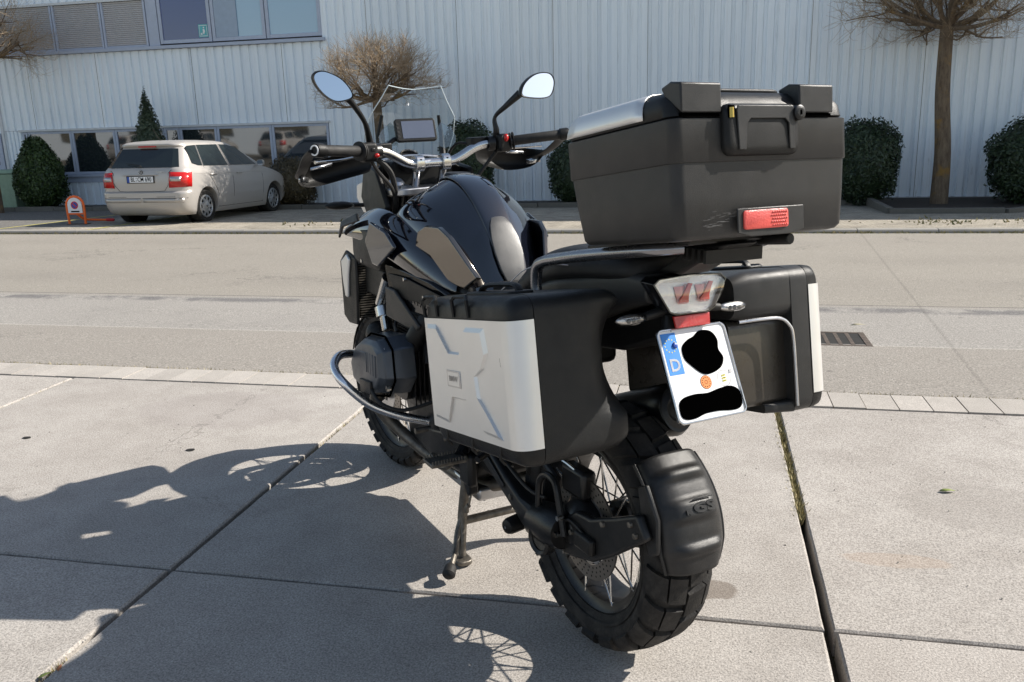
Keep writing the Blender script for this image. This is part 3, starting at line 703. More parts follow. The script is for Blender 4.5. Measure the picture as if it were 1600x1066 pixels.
G().tube(hoop, .024, 10).obj('hoop', 'orange', pb, ang=70)
G().box((-.16, -.012, .19), (.16, .012, .225)).obj('cross_bar', 'orange', pb, bevel=.004)
pl = [(-.145, -.02, .222), (.145, -.02, .222), (.145, -.02, .38)] + [(.145 * cos(a * pi / 8), -.02, .38 + .135 * sin(a * pi / 8)) for a in range(1, 8)] + [(-.145, -.02, .38)]
sg = G().prism(pl, (0, .006, 0)).obj('sign_plate', 'white_print', pb, smooth=False)
G().rev([(.0, 0), (.075, 0)], (0, -.0215, .37), (0, -1, 0), 24).obj('sign_disc', 'red_print', sg, smooth=False)
G().rev([(.0, 0), (.058, 0)], (0, -.023, .37), (0, -1, 0), 24).obj('sign_centre', 'dblue_print', sg, smooth=False)
G().prism([(-.050, -.0246, .406), (-.036, -.0246, .42), (.050, -.0246, .334), (.036, -.0246, .32)], (0, .001, 0)).obj('sign_bar', 'red_print', sg, smooth=False)
G().box((-.085, -.0225, .236), (.085, -.0205, .262)).obj('sign_strip', 'black_print', sg, smooth=False)
G().tube([(.0, .02, .20), (.07, .10, .10), (.12, .2, .07), (.42, .30, .05)], .022, 8, sm=3).obj('prop_arm', 'orange', pb, ang=70)
G().tube([(.42, .30, .05), (.56, .33, .045)], .03, 8).obj('lock', 'red_print', pb, ang=70)
G().box((-.2, -.05, 0), (.2, .12, .012)).obj('base_plate', 'rust', pb, smooth=False)

# ================================================================== PARKED CAR (x forward, y left, origin under the rear axle)
def interp(tab, z):
    for i in range(len(tab) - 1):
        if z <= tab[i + 1][0]:
            t = (z - tab[i][0]) / (tab[i + 1][0] - tab[i][0]); return tab[i][1] + (tab[i + 1][1] - tab[i][1]) * max(0, t)
    return tab[-1][1]
CW = [(.18, .78), (.24, .82), (.34, .845), (.50, .862), (.66, .866), (.80, .858), (.90, .842), (.965, .815), (.985, .795), (1.38, .615), (1.42, .585), (1.45, .50), (1.467, .33)]
CR = [(.18, -.56), (.24, -.64), (.32, -.675), (.44, -.69), (.57, -.69), (.585, -.675), (.60, -.650), (.75, -.66), (.83, -.655), (.90, -.645), (.965, -.625), (.985, -.615), (1.34, -.34), (1.375, -.385), (1.40, -.38), (1.44, -.22), (1.467, .05)]
CF = [(.18, 3.10), (.3, 3.25), (.5, 3.29), (.62, 3.28), (.70, 3.24), (.78, 3.12), (.86, 2.88), (.93, 2.56), (.965, 2.36), (.985, 2.25), (1.20, 1.82), (1.38, 1.42), (1.42, 1.28), (1.45, 1.05), (1.467, .75)]
def make_car(loc, rz, pitch, label, plate_text=True, group=None):
    car = thing('parked_car', label, 'car', loc, (0, 0, 0), group)
    car.matrix_world = Matrix.Translation(loc) @ Matrix.Rotation(rz, 4, 'Z') @ Matrix.Rotation(pitch, 4, 'Y')
    rings = []
    for z in (.18, .21, .24, .28, .32, .38, .44, .50, .545, .57, .585, .60, .64, .70, .76, .83, .87, .90, .935, .965, .985, 1.05, 1.12, 1.2, 1.28, 1.34, 1.37, 1.385, 1.40, 1.42, 1.437, 1.45, 1.46, 1.467):
        w_ = interp(CW, z); r_ = interp(CR, z); f_ = interp(CF, z); q = min(.24, w_ * .5); fr = min(.48, w_ * .62) if z < .97 else .22
        if z > 1.40: q = fr = min(.2, w_ * .55)
        rings.append([(x, y, z) for x, y in rrect(r_, f_, -w_, w_, (fr, q, q, fr), 9)])
    body = G().loft(rings).obj('body', 'car_paint', car, ang=35)
    cut = []
    for x in (0, 2.47):
        for s in (1, -1):
            c = G().rev([(0, .60), (.335, .60), (.335, 1.0), (0, 1.0)], (x, 0, .315), (0, s, 0), 40).obj('cut', 'black_plastic', None, weld=True); c.matrix_world = car.matrix_world; cut.append(c)
    bpy.context.view_layer.update()
    boolean_cut(body, cut); body.data.materials.clear(); body.data.materials.append(M['car_paint'])
    for x in (0, 2.47):
        for s in (1, -1):
            G().rev([(.345, .62), (.345, .60), (.0, .60)], (x, 0, .315), (0, s, 0), 32).obj('wheel_well', 'black_plastic', car)
            G().rev([(.333, .855), (.344, .868), (.352, .866)], (x, 0, .315), (0, s, 0), 40, a0=0, a1=2 * pi).obj('arch_lip', 'car_paint', car) if False else None
            wh = G().rev([(.0, .60), (.20, .60), (.28, .62), (.298, .66), (.300, .76), (.292, .80), (.265, .818), (.215, .812), (.205, .80)], (x, 0, .30), (0, s, 0), 40).obj('wheel', 'tyre', car)
            g = G().rev([(0, .818), (.03, .818), (.05, .812), (.115, .806), (.118, .800)], (x, 0, .30), (0, s, 0), 32).rev([(.170, .806), (.178, .816), (.200, .812), (.206, .800)], (x, 0, .30), (0, s, 0), 40)
            for k in range(9):
                a = 2 * pi * k / 9; da = .16
                def cp(r, a_, y=.807): return (x + r * cos(a_), s * y, .30 + r * sin(a_))
                g.prism([cp(.112, a - da * 1.3), cp(.112, a + da * 1.3), cp(.175, a + da * .95), cp(.175, a - da * .95)], (0, s * .006, 0))
            g.obj('hub_cap', 'hub', wh, ang=30)
            G().rev([(0, .79), (.2, .79)], (x, 0, .30), (0, s, 0), 24).obj('rim', 'black_metal', wh)
            G().rev([(0, .8195), (.022, .8195)], (x, 0, .30), (0, s, 0), 16).obj('cap_emblem', 'grey_plastic', wh)
    G().box((-.5, -.6, .17), (3.0, .6, .30)).obj('underbody', 'black_plastic', car)
    # side glass
    def sp(x, z, s, d=.004): return (x, s * (interp(CW, z) + d), z)
    for s in (1, -1):
        for nm, poly in (('quarter_window', [(-.26, 1.06), (-.22, 1.345), (-.16, 1.36), (.10, 1.375), (.02, 1.015), (-.10, 1.02)]),
                         ('rear_door_window', [(.055, 1.01), (.135, 1.376), (.80, 1.385), (.86, 1.005)]),
                         ('front_door_window', [(.93, 1.005), (.87, 1.385), (1.10, 1.38), (1.38, 1.34), (1.62, 1.20), (1.88, 1.0)])):
            G().prism([sp(x, z, s) for x, z in poly], (0, s * .003, 0)).obj(nm, 'car_glass', car, smooth=False)
        for pts in ([(.04, 1.015), (.12, 1.375)], [(.865, 1.01), (.815, 1.385)], [(.92, 1.005), (.862, 1.385)]):  # body-colour bars stand for highlight lines along the window pillars
            G().tube([sp(x, z, s, .009) for x, z in pts], .006, 6).obj('pillar_highlight_bar', 'car_paint', car)
        for pts in ([(.895, 1.0), (.90, .80), (.89, .5), (.88, .27)], [(1.93, .97), (2.0, .80), (2.0, .5), (1.96, .28)], [(.05, 1.0), (.10, .88), (.26, .68), (.36, .5), (.40, .27)], [(.36, .27), (2.0, .27)]):
            G().tube([sp(x, z, s, -.002) for x, z in pts], .0045, 5, sm=2).obj('door_seam', 'black_print', car)
        G().tube([sp(x, z, s, -.001) for x, z in ((-.35, .885), (.6, .865), (1.6, .86), (2.6, .84))], .004, 5, sm=3).obj('side_crease', 'car_paint', car)
        for x in (.16, 1.05):
            G().tube([sp(x, .855, s, .002), sp(x + .02, .857, s, .026), sp(x + .16, .857, s, .026), sp(x + .18, .855, s, .002)], .011, 8, sm=2).obj('door_handle', 'car_paint', car)
        mr = G().loft([[(1.78 + dx, s * y, z) for (y, z) in rrect(.88, 1.02, .96, 1.08, .045)] for dx in (0, .05)]).loft([[(1.83, s * y, z) for (y, z) in rrect(.90, 1.0, .98, 1.06, .035)], [(1.88, s * y, z) for (y, z) in rrect(.93, .97, 1.0, 1.04, .015)]]).box((1.79, min(s * .78, s * .9), .965), (1.84, max(s * .78, s * .9), .985)).obj('wing_mirror', 'car_paint', car)
        G().prism([(1.778, s * y, z) for (y, z) in rrect(.89, 1.01, .97, 1.07, .035)], (-.001, 0, 0)).obj('mirror_glass', 'mirror', mr, smooth=False)
        # tail lamp wrapping round the corner
        def rp(y, z, d=.005):      # point on the rear / corner skin at half width y
            w_ = interp(CW, z); r_ = interp(CR, z); q = .24
            if y <= w_ - q: return (r_ - d, s * y, z)
            a = math.asin(min(1, (y - (w_ - q)) / q)); return (r_ + q - (q + d) * cos(a), s * (w_ - q + (q + d) * sin(a)), z)
        rows_ = []
        for k in range(9):
            t = k / 8; rows_.append([rp(.560 + t * (.295), .925 - .012 * t - .0 * t, .006), rp(.553 + t * .303, .80, .012), rp(.535 + t * .325, .655 + .012 * t, .006)])
        tlc = G().grid(rows_).obj('tail_lamp', 'red_light', car, solid=.004, ang=60)
        rows_ = [[rp(.580 + k * .035, .845, .0145), rp(.572 + k * .035, .765, .0145)] for k in range(6)]
        G().grid(rows_).obj('reversing_lamp', 'hub', tlc, solid=.002)
        G().prism([sp(-.35, z_, s, .003) if False else rp(.30 + q_, z_, .003) for q_, z_ in ((0, .50), (.36, .50), (.36, .505), (0, .505))], (-.002, 0, 0)).obj('bumper_seam', 'black_plastic', car, smooth=False)
        rows_ = [[rp(.02 + k * .085, .475, .004), rp(.02 + k * .085, .405, .006)] for k in range(10)]
        G().grid(rows_).obj('bumper_strip', 'car_paint', car, solid=.003)
        G().tube([rp(.02 + k * .09, .478, .003) for k in range(10)], .004, 5).obj('bumper_crease', 'black_plastic', car)
        # tailgate seams
        G().tube([rp(.0, .592, .001), rp(.30, .592, .001), rp(.44, .60, .001), rp(.525, .70, .001), rp(.54, .905, .001), rp(.60, .96, .001)], .004, 5).obj('tailgate_seam', 'black_print', car)
    # rear window
    def rw_(y, z, d=.004): return (interp(CR, z) - d, y, z)
    G().prism([rw_(.60, 1.0), rw_(-.60, 1.0), rw_(-.50, 1.32), rw_(.50, 1.32)], (-.004, 0, 0)).obj('rear_window', 'car_glass', car, smooth=False)
    for s in (1, -1): G().prism([(-.60, s * .60, 1.0), (-.545, s * .70, 1.005), (-.325, s * .575, 1.315), (-.358, s * .50, 1.32)], (-.006, 0, .002)).obj('rear_window_edge', 'car_glass', car, smooth=False)
    G().box((-.395, -.17, 1.345), (-.36, .17, 1.366)).obj('third_brake_lamp', 'red_light', car, bevel=.004)
    wp = G().tube([(-.615, 0, 1.02), (-.64, .0, 1.035), (-.60, .16, 1.06), (-.585, .30, 1.075)], [.014, .010, .007, .005], 6).obj('rear_wiper', 'black_plastic', car)
    G().box((-.668, -.35, .865), (-.648, .35, .885)).obj('tailgate_handle', 'car_paint', car, bevel=.008)
    G().rev([(0, .006), (.034, .004), (.040, 0), (.040, -.01)], (-.652, 0, .925), (-1, 0, 0), 24).obj('round_emblem', 'black_plastic', car)
    G().rev([(.028, .006), (.036, .006)], (-.652, 0, .925), (-1, 0, 0), 24).tube([(-.660, -.012, .905), (-.660, .01, .945)], .006, 6).obj('emblem_print', 'hub', car)
    npz = .80
    npl = G().box((-.676, -.27, npz - .062), (-.662, .27, npz + .062)).obj('number_plate', 'black_plastic', car, bevel=.004)
    G().box((-.678, -.255, npz - .05), (-.676, .255, npz + .05)).obj('plate_face', 'white_print', npl, smooth=False)
    G().box((-.680, .212, npz - .05), (-.6782, .255, npz + .05)).obj('country_band', 'dblue_print', npl, smooth=False)
    if plate_text:
        tf = lambda cy_, sx_=1.0: (lambda p: Vector((-.679 - abs(p.z), cy_ - p.x * sx_, npz + p.y)))
        text_G('BL', .105, .0006, .001, tf(.142, .78)).obj('plate_lettering', 'black_print', npl, smooth=False)
        text_G('CM 690', .105, .0006, .001, tf(-.085, .80)).obj('plate_lettering', 'black_print', npl, smooth=False)
        G().rev([(0, 0), (.014, 0)], (-.6790, .072, npz + .024), (-1, 0, 0), 12).rev([(0, 0), (.014, 0)], (-.6790, .072, npz - .018), (-1, 0, 0), 12).obj('plate_seal', 'shutter', npl, smooth=False)
        text_G('FABIA', .045, .0006, .0006, lambda p: Vector((-.664 - abs(p.z), -.40 - p.x * 1.3, .925 + p.y))).obj('model_lettering', 'hub', car, smooth=False)
    G().tube([(.02, 0, 1.46), (-.16, 0, 1.66)], .006, 5).sph((.04, 0, 1.465), (.04, .018, .014), 8, 6).obj('antenna', 'black_plastic', car)
    # windscreen of the car
    def fw(y, z, d=.004): return (interp(CF, z) + d, y, z)
    G().prism([fw(.60, 1.0), fw(-.60, 1.0), fw(-.48, 1.37), fw(.48, 1.37)], (.003, 0, 0)).obj('windscreen', 'car_glass', car, smooth=False)
    for s in (1, -1):
        G().sph((3.08, s * .56, .68), (.13, .13, .07), 12, 8).obj('headlamp', 'lamp_chrome', car)
    return car
car1 = make_car(Vector((-9.564, 14.062, -.20)), R(89.5), R(1.5), 'beige metallic hatchback parked nose to the building, plate BL CM 690')
def copy_tree(o, parent=None):
    c = o.copy(); COL.objects.link(c)
    if parent: c.parent = parent
    for ch in o.children: copy_tree(ch, c)
    return c

for k, (x_, y_) in enumerate([(-19.5, -8.6), (-23.4, -8.8), (-28.2, -8.5), (-33.0, -8.7)]):
    cc_ = copy_tree(car1); cc_.location = (x_, y_, -.05); cc_.rotation_euler = (0, 0, R(-90 + (k % 2) * 2))
    tag(cc_, 'hatchback behind the photographer, ' + ('nearest him', 'second nearest him', 'third nearest him', 'farthest from him')[k] + ', mirrored in the windows', 'car', 'cars parked behind the photographer')

M['guard_plastic'] = pm('mudguard plastic', (.013, .013, .0135), .40, grain=.3, gscale=700, dust=.05, spec=.4, var=.15)
M['pannier_plastic'] = pm('grained black case plastic', (.0105, .0108, .011), .42, grain=.35, gscale=800, dust=.02, spec=.28, var=.15)
M['lamp_tint'] = pm('pale red lamp cell', (.62, .30, .28), .25, .7, grain=.9, gscale=260)
M['rail_metal'] = pm('dark anodised rail', (.26, .26, .28), .26, .9, var=.05)
M['pad_rubber'] = pm('moulded grey tank pad', (.075, .074, .073), .38, grain=.15, gscale=500, dust=.1)
# ================================================================== MOTORCYCLE (x forward, y left, z up, origin under the rear axle)
bike = thing('motorcycle', 'black adventure touring motorcycle on its centre stand with silver panniers and top case', 'motorcycle', (-.229, 2.092, 0), (R(1.1), 0, R(130.8)))
AXS = Vector((-.4305, 0, .9026)); APT = Vector((1.607, 0, 0)); RS = Matrix.Rotation(R(5.6), 3, AXS)
def steer(p): return APT + RS @ (Vector(p) - APT)
S4 = Matrix.Translation(APT) @ RS.to_4x4() @ Matrix.Translation(-APT)

# ---------- wheels
def wheel(name, ax, Rt, wt, Rr, wr, nl, seed, xfm, disc_r, disc_ys, lab):
    """ax axle centre; Rt tyre radius, wt half width; Rr rim flange radius, wr rim half width"""
    A = Vector(ax); Y = (0, 1, 0); Z = Vector((0, 0, 0))
    base = xfm @ Matrix.Translation(A)
    def put(o): o.matrix_local = base; return o
    root = G().rev([(.0, -.075), (.028, -.075), (.030, -.06), (.052, -.055), (.052, -.03), (.034, -.022), (.034, .022), (.052, .03), (.052, .055), (.03, .06), (.028, .075), (.0, .075)], Z, Y, 28).obj(name, 'dark_metal', bike)
    root.matrix_local = base
    if lab: root['label'] = lab
    def sub(g, n, m, **k):
        o = g.obj(n, m, None, **k); o.parent = root; return o
    # rim
    prof = [(Rr, wr), (Rr + .002, wr - .004), (Rr - .010, wr - .006), (Rr - .022, wr - .012), (Rr - .026, wr - .030), (Rr - .020, 0), (Rr - .026, -wr + .030), (Rr - .022, -wr + .012), (Rr - .010, -wr + .006), (Rr + .002, -wr + .004), (Rr, -wr), (Rr - .006, -wr - .002), (Rr - .014, -wr + .006), (Rr - .030, -wr + .012), (Rr - .036, -wr + .032), (Rr - .030, 0), (Rr - .036, wr - .032), (Rr - .030, wr - .012), (Rr - .014, wr - .006), (Rr - .006, wr + .002), (Rr, wr)]
    sub(G().rev(prof, Z, Y, 96), 'rim', 'black_metal', ang=50)
    # tyre carcass
    cp = []
    for k in range(21):
        t = -1 + 2 * k / 20; a = t * pi * .62
        y = wt * sin(a) / 1.0 if abs(t) < .81 else wt * (1 if t > 0 else -1) * (sin(.81 * pi * .62) - (abs(t) - .81) * 1.3)
        r = Rt - .012 - (Rt - Rr - .010) * (abs(t) ** 2.6)
        cp.append((r, y))
    cp = [(Rr - .004, -wr + .004)] + cp + [(Rr - .004, wr - .004)]
    g = G().rev(cp, Z, Y, 96)
    # tread lugs following the carcass
    def prf(t, lift):
        a = t * pi * .62; y = (wt + lift * .8) * sin(a); r = Rt - .012 - (Rt - Rr - .010) * (abs(t) ** 2.6) + lift * max(.0, 1 - abs(t) ** 3)
        return r, y
    for k in range(nl):
        for sgn in (-1, 1):
            th0 = 2 * pi * (k + (.5 if sgn > 0 else 0)) / nl; wdt = 2 * pi / nl * .36
            def P(t, da, lift):
                r, y = prf(t * sgn, lift); skew = t * t * .30 + t * .22
                th = th0 - skew * (2 * pi / nl) * 1.6 + da; return Vector((r * cos(th), y, r * sin(th)))
            for (ta, tb) in ((.02, .30), (.335, .72)):
                ts = [ta + (tb - ta) * q / 4 for q in range(5)]; w0 = wdt * (1.05 if ta < .1 else .95)
                top0 = [P(t, -w0, .011) for t in ts]; top1 = [P(t, w0, .011) for t in ts]; b0 = [P(t, -w0 * 1.12, -.003) for t in ts]; b1 = [P(t, w0 * 1.12, -.003) for t in ts]
                rings = [[b0[q], top0[q], top1[q], b1[q]] for q in range(5)]
                g.loft(rings if sgn > 0 else [list(reversed(r_)) for r_ in rings])
    sub(g, 'tyre', 'tyre', ang=38)
    # raised ring on the sidewall
    sub(G().rev([(Rr + .014, wt * .90), (Rr + .016, wt * .93), (Rr + .020, wt * .95), (Rr + .023, wt * .955)], Z, Y, 96), 'bead_ring', 'tyre')
    # spokes (crossed pairs from hub to rim flanges)
    sp = []
    for sg in (1, -1):
        g1 = G().tube([(.047, sg * .040, 0), (Rr * .62 + .02, sg * (wr - .014), Rr * .62), (Rr * .63 + .022, sg * (wr - .013), Rr * .645)], .0025, 6)
        g1 = G().tube([(.035, sg * .042, -.03), (Rr * .80, sg * (wr - .010), Rr * .57)], .0025, 6)
        g2 = G().tube([(.035, sg * .046, .03), (Rr * .80, sg * (wr - .010), -Rr * .57)], .0025, 6)
        sp += [(g1.mesh('spoke', 'steel'), sg, 0), (g2.mesh('spoke', 'steel'), sg, .12)]
    for me, sg, ph in sp:
        for k in range(10):
            o = bpy.data.objects.new('spoke', me); COL.objects.link(o); o.parent = root
            o.rotation_euler = (0, 2 * pi * (k + ph + (.5 if sg < 0 else 0)) / 10 + seed, 0)
    # discs with holes drawn by real small pits
    for dy in disc_ys:
        dsk = sub(G().rev([(disc_r * .70, dy - .0025), (disc_r, dy - .0025), (disc_r, dy + .0025), (disc_r * .70, dy + .0025), (disc_r * .70, dy - .0025)], Z, Y, 64), 'brake_disc', 'disc')
        h = G(); sy = 1 if dy > 0 else -1
        for k in range(36):
            for q, rr_ in enumerate((.76, .84, .92)):
                a = 2 * pi * (k + q * .33) / 36; c = Vector((cos(a) * disc_r * rr_, dy + sy * .0027, sin(a) * disc_r * rr_))
                h.rev([(0, 0), (.0032, 0)], c, (0, sy, 0), 6)
        sub(h, 'disc_holes', 'pit', smooth=False)
        sub(G().rev([(.05, dy - .006), (.05, dy - .001), (disc_r * .72, dy - .001), (disc_r * .72, dy - .006)], Z, Y, 6), 'disc_carrier', 'alu_cast', ang=20)
    return root
I4 = Matrix.Identity(4)
wheel('rear_wheel', (0, 0, .34), .328, .089, .229, .064, 22, .1, I4, .138, (.074,), None)
wheel('front_wheel', (1.507, 0, .331), .338, .064, .255, .044, 30, .3, S4, .1525, (.078, -.078), None)

# ---------- front fork, fender, calipers (steered)
def sobj(g, n, m, parent=bike, **k):
    g.xf(steer); return g.obj(n, m, parent, **k)
fa = Vector((-.4305, 0, .9026))
for y in (.108, -.108):
    b = Vector((1.49, y, .34)); top = b + fa * .92
    leg = sobj(G().tube([b - fa * .04, b + fa * .10, b + fa * .44], [.030, .028, .027], 16), 'fork_leg', 'dark_metal')
    sobj(G().tube([b + fa * .43, top], .0205, 16), 'stanchion', 'steel', leg)
    sobj(G().box((1.40, y - .03 * (1 if y > 0 else -1) - .022, .40), (1.48, y - .03 * (1 if y > 0 else -1) + .022, .52)), 'brake_caliper', 'dark_metal', leg, bevel=.012)
rings = []
for k in range(13):
    a = R(20 + 135 * k / 12); r = .368; row = []
    for q in range(9):
        t = -1 + q / 4; row.append(Vector((1.507 + (r - .05 * t * t) * cos(a), t * .075, .331 + (r - .05 * t * t) * sin(a))))
    rings.append(row)
sobj(G().grid(rings), 'front_fender', 'black_plastic', solid=.004)

# ---------- engine, frame
def obj(g, n, m, parent=bike, **k): return g.obj(n, m, parent, **k)
eng = obj(G().loft([[(x, y, z) for (y, z) in rrect(-w_, w_, z0, z1, .05)] for x, w_, z0, z1 in ((.50, .11, .33, .70), (.58, .15, .27, .76), (.80, .17, .26, .78), (1.00, .17, .28, .76), (1.08, .13, .36, .70))]), 'engine', 'dark_metal', bevel=.004)
for s in (1, -1):
    # cylinder barrel + cover
    c0 = Vector((.88, 0, .60))
    cyl = obj(G().loft([[(.88 + x, s * y, .60 + z) for (x, z) in rrect(-w_, w_, -h, h, .04)] for y, w_, h in ((.15, .10, .095), (.26, .115, .10))]), 'cylinder', 'black_metal', eng)
    fins = G()
    for k in range(6): fins.box((.745, s * (.16 + k * .016) - .0025, .49), (1.015, s * (.16 + k * .016) + .0025, .71))
    obj(fins, 'cooling_fin', 'black_metal', cyl, bevel=.001)
    OUT = [(1.00, .655), (.90, .705), (.77, .722), (.715, .695), (.70, .605), (.755, .545), (.90, .508), (1.03, .525), (1.055, .59)]
    cx, cz = .875, .612
    rings = []
    for y, sc_ in ((.255, 1.06), (.29, 1.06), (.325, 1.0), (.35, .93), (.365, .78), (.368, .5)):
        rings.append([(cx + (x - cx) * sc_, s * y, cz + (z - cz) * sc_) for x, z in OUT])
    hd = obj(G().loft(rings), 'cylinder_cover', 'head_metal', eng, bevel=.004, seg=2, ang=26)
    for (x, z) in ((.74, .69), (.73, .57), (.97, .54), (1.0, .63)):
        obj(G().rev([(0, .0), (.009, 0), (.009, -.02)], (x, s * .345, z), (0, s, 0), 10), 'bolt', 'steel', hd)
    obj(G().prism([(.80, s * .362, .535), (.90, s * .362, .520), (.91, s * .362, .565), (.80, s * .362, .578)], (0, s * .012, 0)), 'ignition_cover', 'black_plastic', hd, bevel=.004)
    # exhaust header
    obj(G().tube([(1.0, s * .27, .52), (1.05, s * .27, .42), (1.02, s * .2, .32), (.85, s * .12, .24), (.6, s * .08, .24), (.45, -.02 if s > 0 else -.1, .30)], .021, 12, sm=5), 'exhaust_header', 'worn_steel')
    # intake + throttle body
    obj(G().tube([(.76, s * .25, .68), (.72, s * .22, .76), (.70, s * .15, .84)], .03, 12, sm=4), 'intake_pipe', 'black_plastic')
    # crash bar
    pts = [(1.10, .22, .56), (1.09, .31, .595), (1.051, .365, .614), (1.012, .41, .618), (.961, .44, .598), (.90, .432, .562), (.873, .36, .485), (.85, .27, .437), (.829, .17, .404), (.81, .12, .39)]
    obj(G().tube([(x, s * y, z) for x, y, z in pts], .0145, 14, sm=5), 'crash_bar', 'bar_steel', ang=80)
obj(G().tube([(1.22, 0, 1.0), (1.0, .12, .92), (.72, .16, .80), (.5, .15, .62), (.48, .15, .42)], .022, 10, sm=4).mirror(), 'main_frame', 'black_metal')
obj(G().tube([(.56, .13, .74), (.3, .16, .84), (0, .13, .93), (-.22, .06, .98)], .014, 8, sm=4).mirror().tube([(.5, .14, .6), (.2, .14, .80), (0, .12, .9)], .012, 8).tube([(.5, -.14, .6), (.2, -.14, .80), (0, -.12, .9)], .012, 8), 'rear_subframe', 'black_metal')
obj(G().box((.42, -.13, .33), (.66, .13, .66)).box((.30, -.10, .50), (.50, .10, .80)).box((.55, -.15, .66), (1.05, .15, .90)).box((.10, -.09, .74), (.5, .09, .92)), 'gearbox_and_airbox', 'black_plastic', bevel=.02)
obj(G().box((.55, -.12, .205), (1.06, .12, .25)), 'skid_plate', 'alu_cast', bevel=.01)
# oil filler neck / chrome strut visible under the shroud
obj(G().tube([(.93, .25, .885), (1.02, .25, .785)], [.020, .017], 14), 'frame_brace', 'steel')
obj(G().tube([(1.0, .25, .775), (.985, .25, .745)], .026, 14), 'brace_collar', 'alu')
obj(G().tube([(.985, .245, .745), (.965, .245, .70)], .021, 12).tube([(.95, .262, .752), (.935, .262, .712)], .013, 10), 'filler_cap', 'steel')
obj(G().sph((1.08, .24, .665), (.05, .045, .045), 14, 10), 'horn', 'black_plastic')

# ---------- tank and fairings
TK = [(.515, [(0, .895), (.030, .893), (.052, .880), (.075, .860), (.09, .83)]),
      (.535, [(0, .925), (.034, .922), (.056, .908), (.085, .885), (.105, .84)]),
      (.565, [(0, .985), (.040, .981), (.062, .965), (.100, .930), (.125, .86)]),
      (.605, [(0, 1.050), (.044, 1.045), (.068, 1.026), (.115, .980), (.150, .89)]),
      (.655, [(0, 1.106), (.048, 1.101), (.073, 1.082), (.148, 1.032), (.154, .915)]),
      (.715, [(0, 1.158), (.052, 1.152), (.078, 1.133), (.178, 1.068), (.180, .945)]),
      (.785, [(0, 1.194), (.054, 1.188), (.080, 1.170), (.202, 1.098), (.202, .975)]),
      (.86, [(0, 1.207), (.054, 1.201), (.080, 1.184), (.213, 1.118), (.213, 1.00)]),
      (.93, [(0, 1.195), (.052, 1.190), (.078, 1.174), (.215, 1.118), (.215, 1.03)]),
      (.985, [(0, 1.160), (.05, 1.156), (.072, 1.145), (.160, 1.115), (.225, 1.04)]),
      (1.01, [(0, 1.12), (.05, 1.117), (.070, 1.11), (.15, 1.09), (.215, 1.04)])]
rows = []
for x, h in TK:
    half = [(x, y, z) for y, z in h]; rows.append([(a, -b, c) for a, b, c in reversed(half[1:])] + half)
rows = [list(r_) for r_ in rows]
tank = obj(G().grid(rows), 'fuel_tank', 'paint', sub=3, ang=80, solid=.006)
# raised spine panel of the tank and its centre pad
SP = [(.532, .925, .034), (.565, .986, .040), (.605, 1.051, .045), (.655, 1.107, .050), (.715, 1.159, .055), (.785, 1.195, .058), (.86, 1.208, .058), (.93, 1.196, .055), (.98, 1.165, .050)]
rows = [[(x, q * w_, z + .006 - .010 * abs(q) ** 3) for q in (-1, -.7, 0, .7, 1)] for x, z, w_ in SP]
obj(G().grid(rows), 'tank_spine', 'paint', tank, sub=2, solid=.008, ang=80)
obj(G().rev([(.0, .012), (.040, .012), (.046, .006), (.048, -.01)], (.90, 0, 1.206), (-.05, 0, 1), 28), 'tank_cap', 'black_plastic', tank)
PD = [(.523, .893, .024), (.545, .940, .040), (.568, .985, .047), (.592, 1.025, .046), (.618, 1.062, .036), (.636, 1.082, .022)]
rows = [[(x - .013, q * w_, z + .010 - .004 * abs(q) ** 3) for q in (-1, -.92, -.5, 0, .5, .92, 1)] for x, z, w_ in PD]
pad = obj(G().grid(rows), 'tank_pad', 'pad_rubber', tank, solid=.007, off=-1, bevel=.002, ang=30)
pn_ = Vector((-.86, 0, .51)); pv_ = Vector((.51, 0, .86)); pu_ = Vector((0, -1, 0)); pc_ = Vector((.567, 0, 1.003))
text_G('GS', .030, .0012, .0006, lambda p: pc_ + pu_ * (p.x * 1.35) + pv_ * p.y + pn_ * (p.z + .0012)).obj('pad_lettering', 'black_plastic', pad)
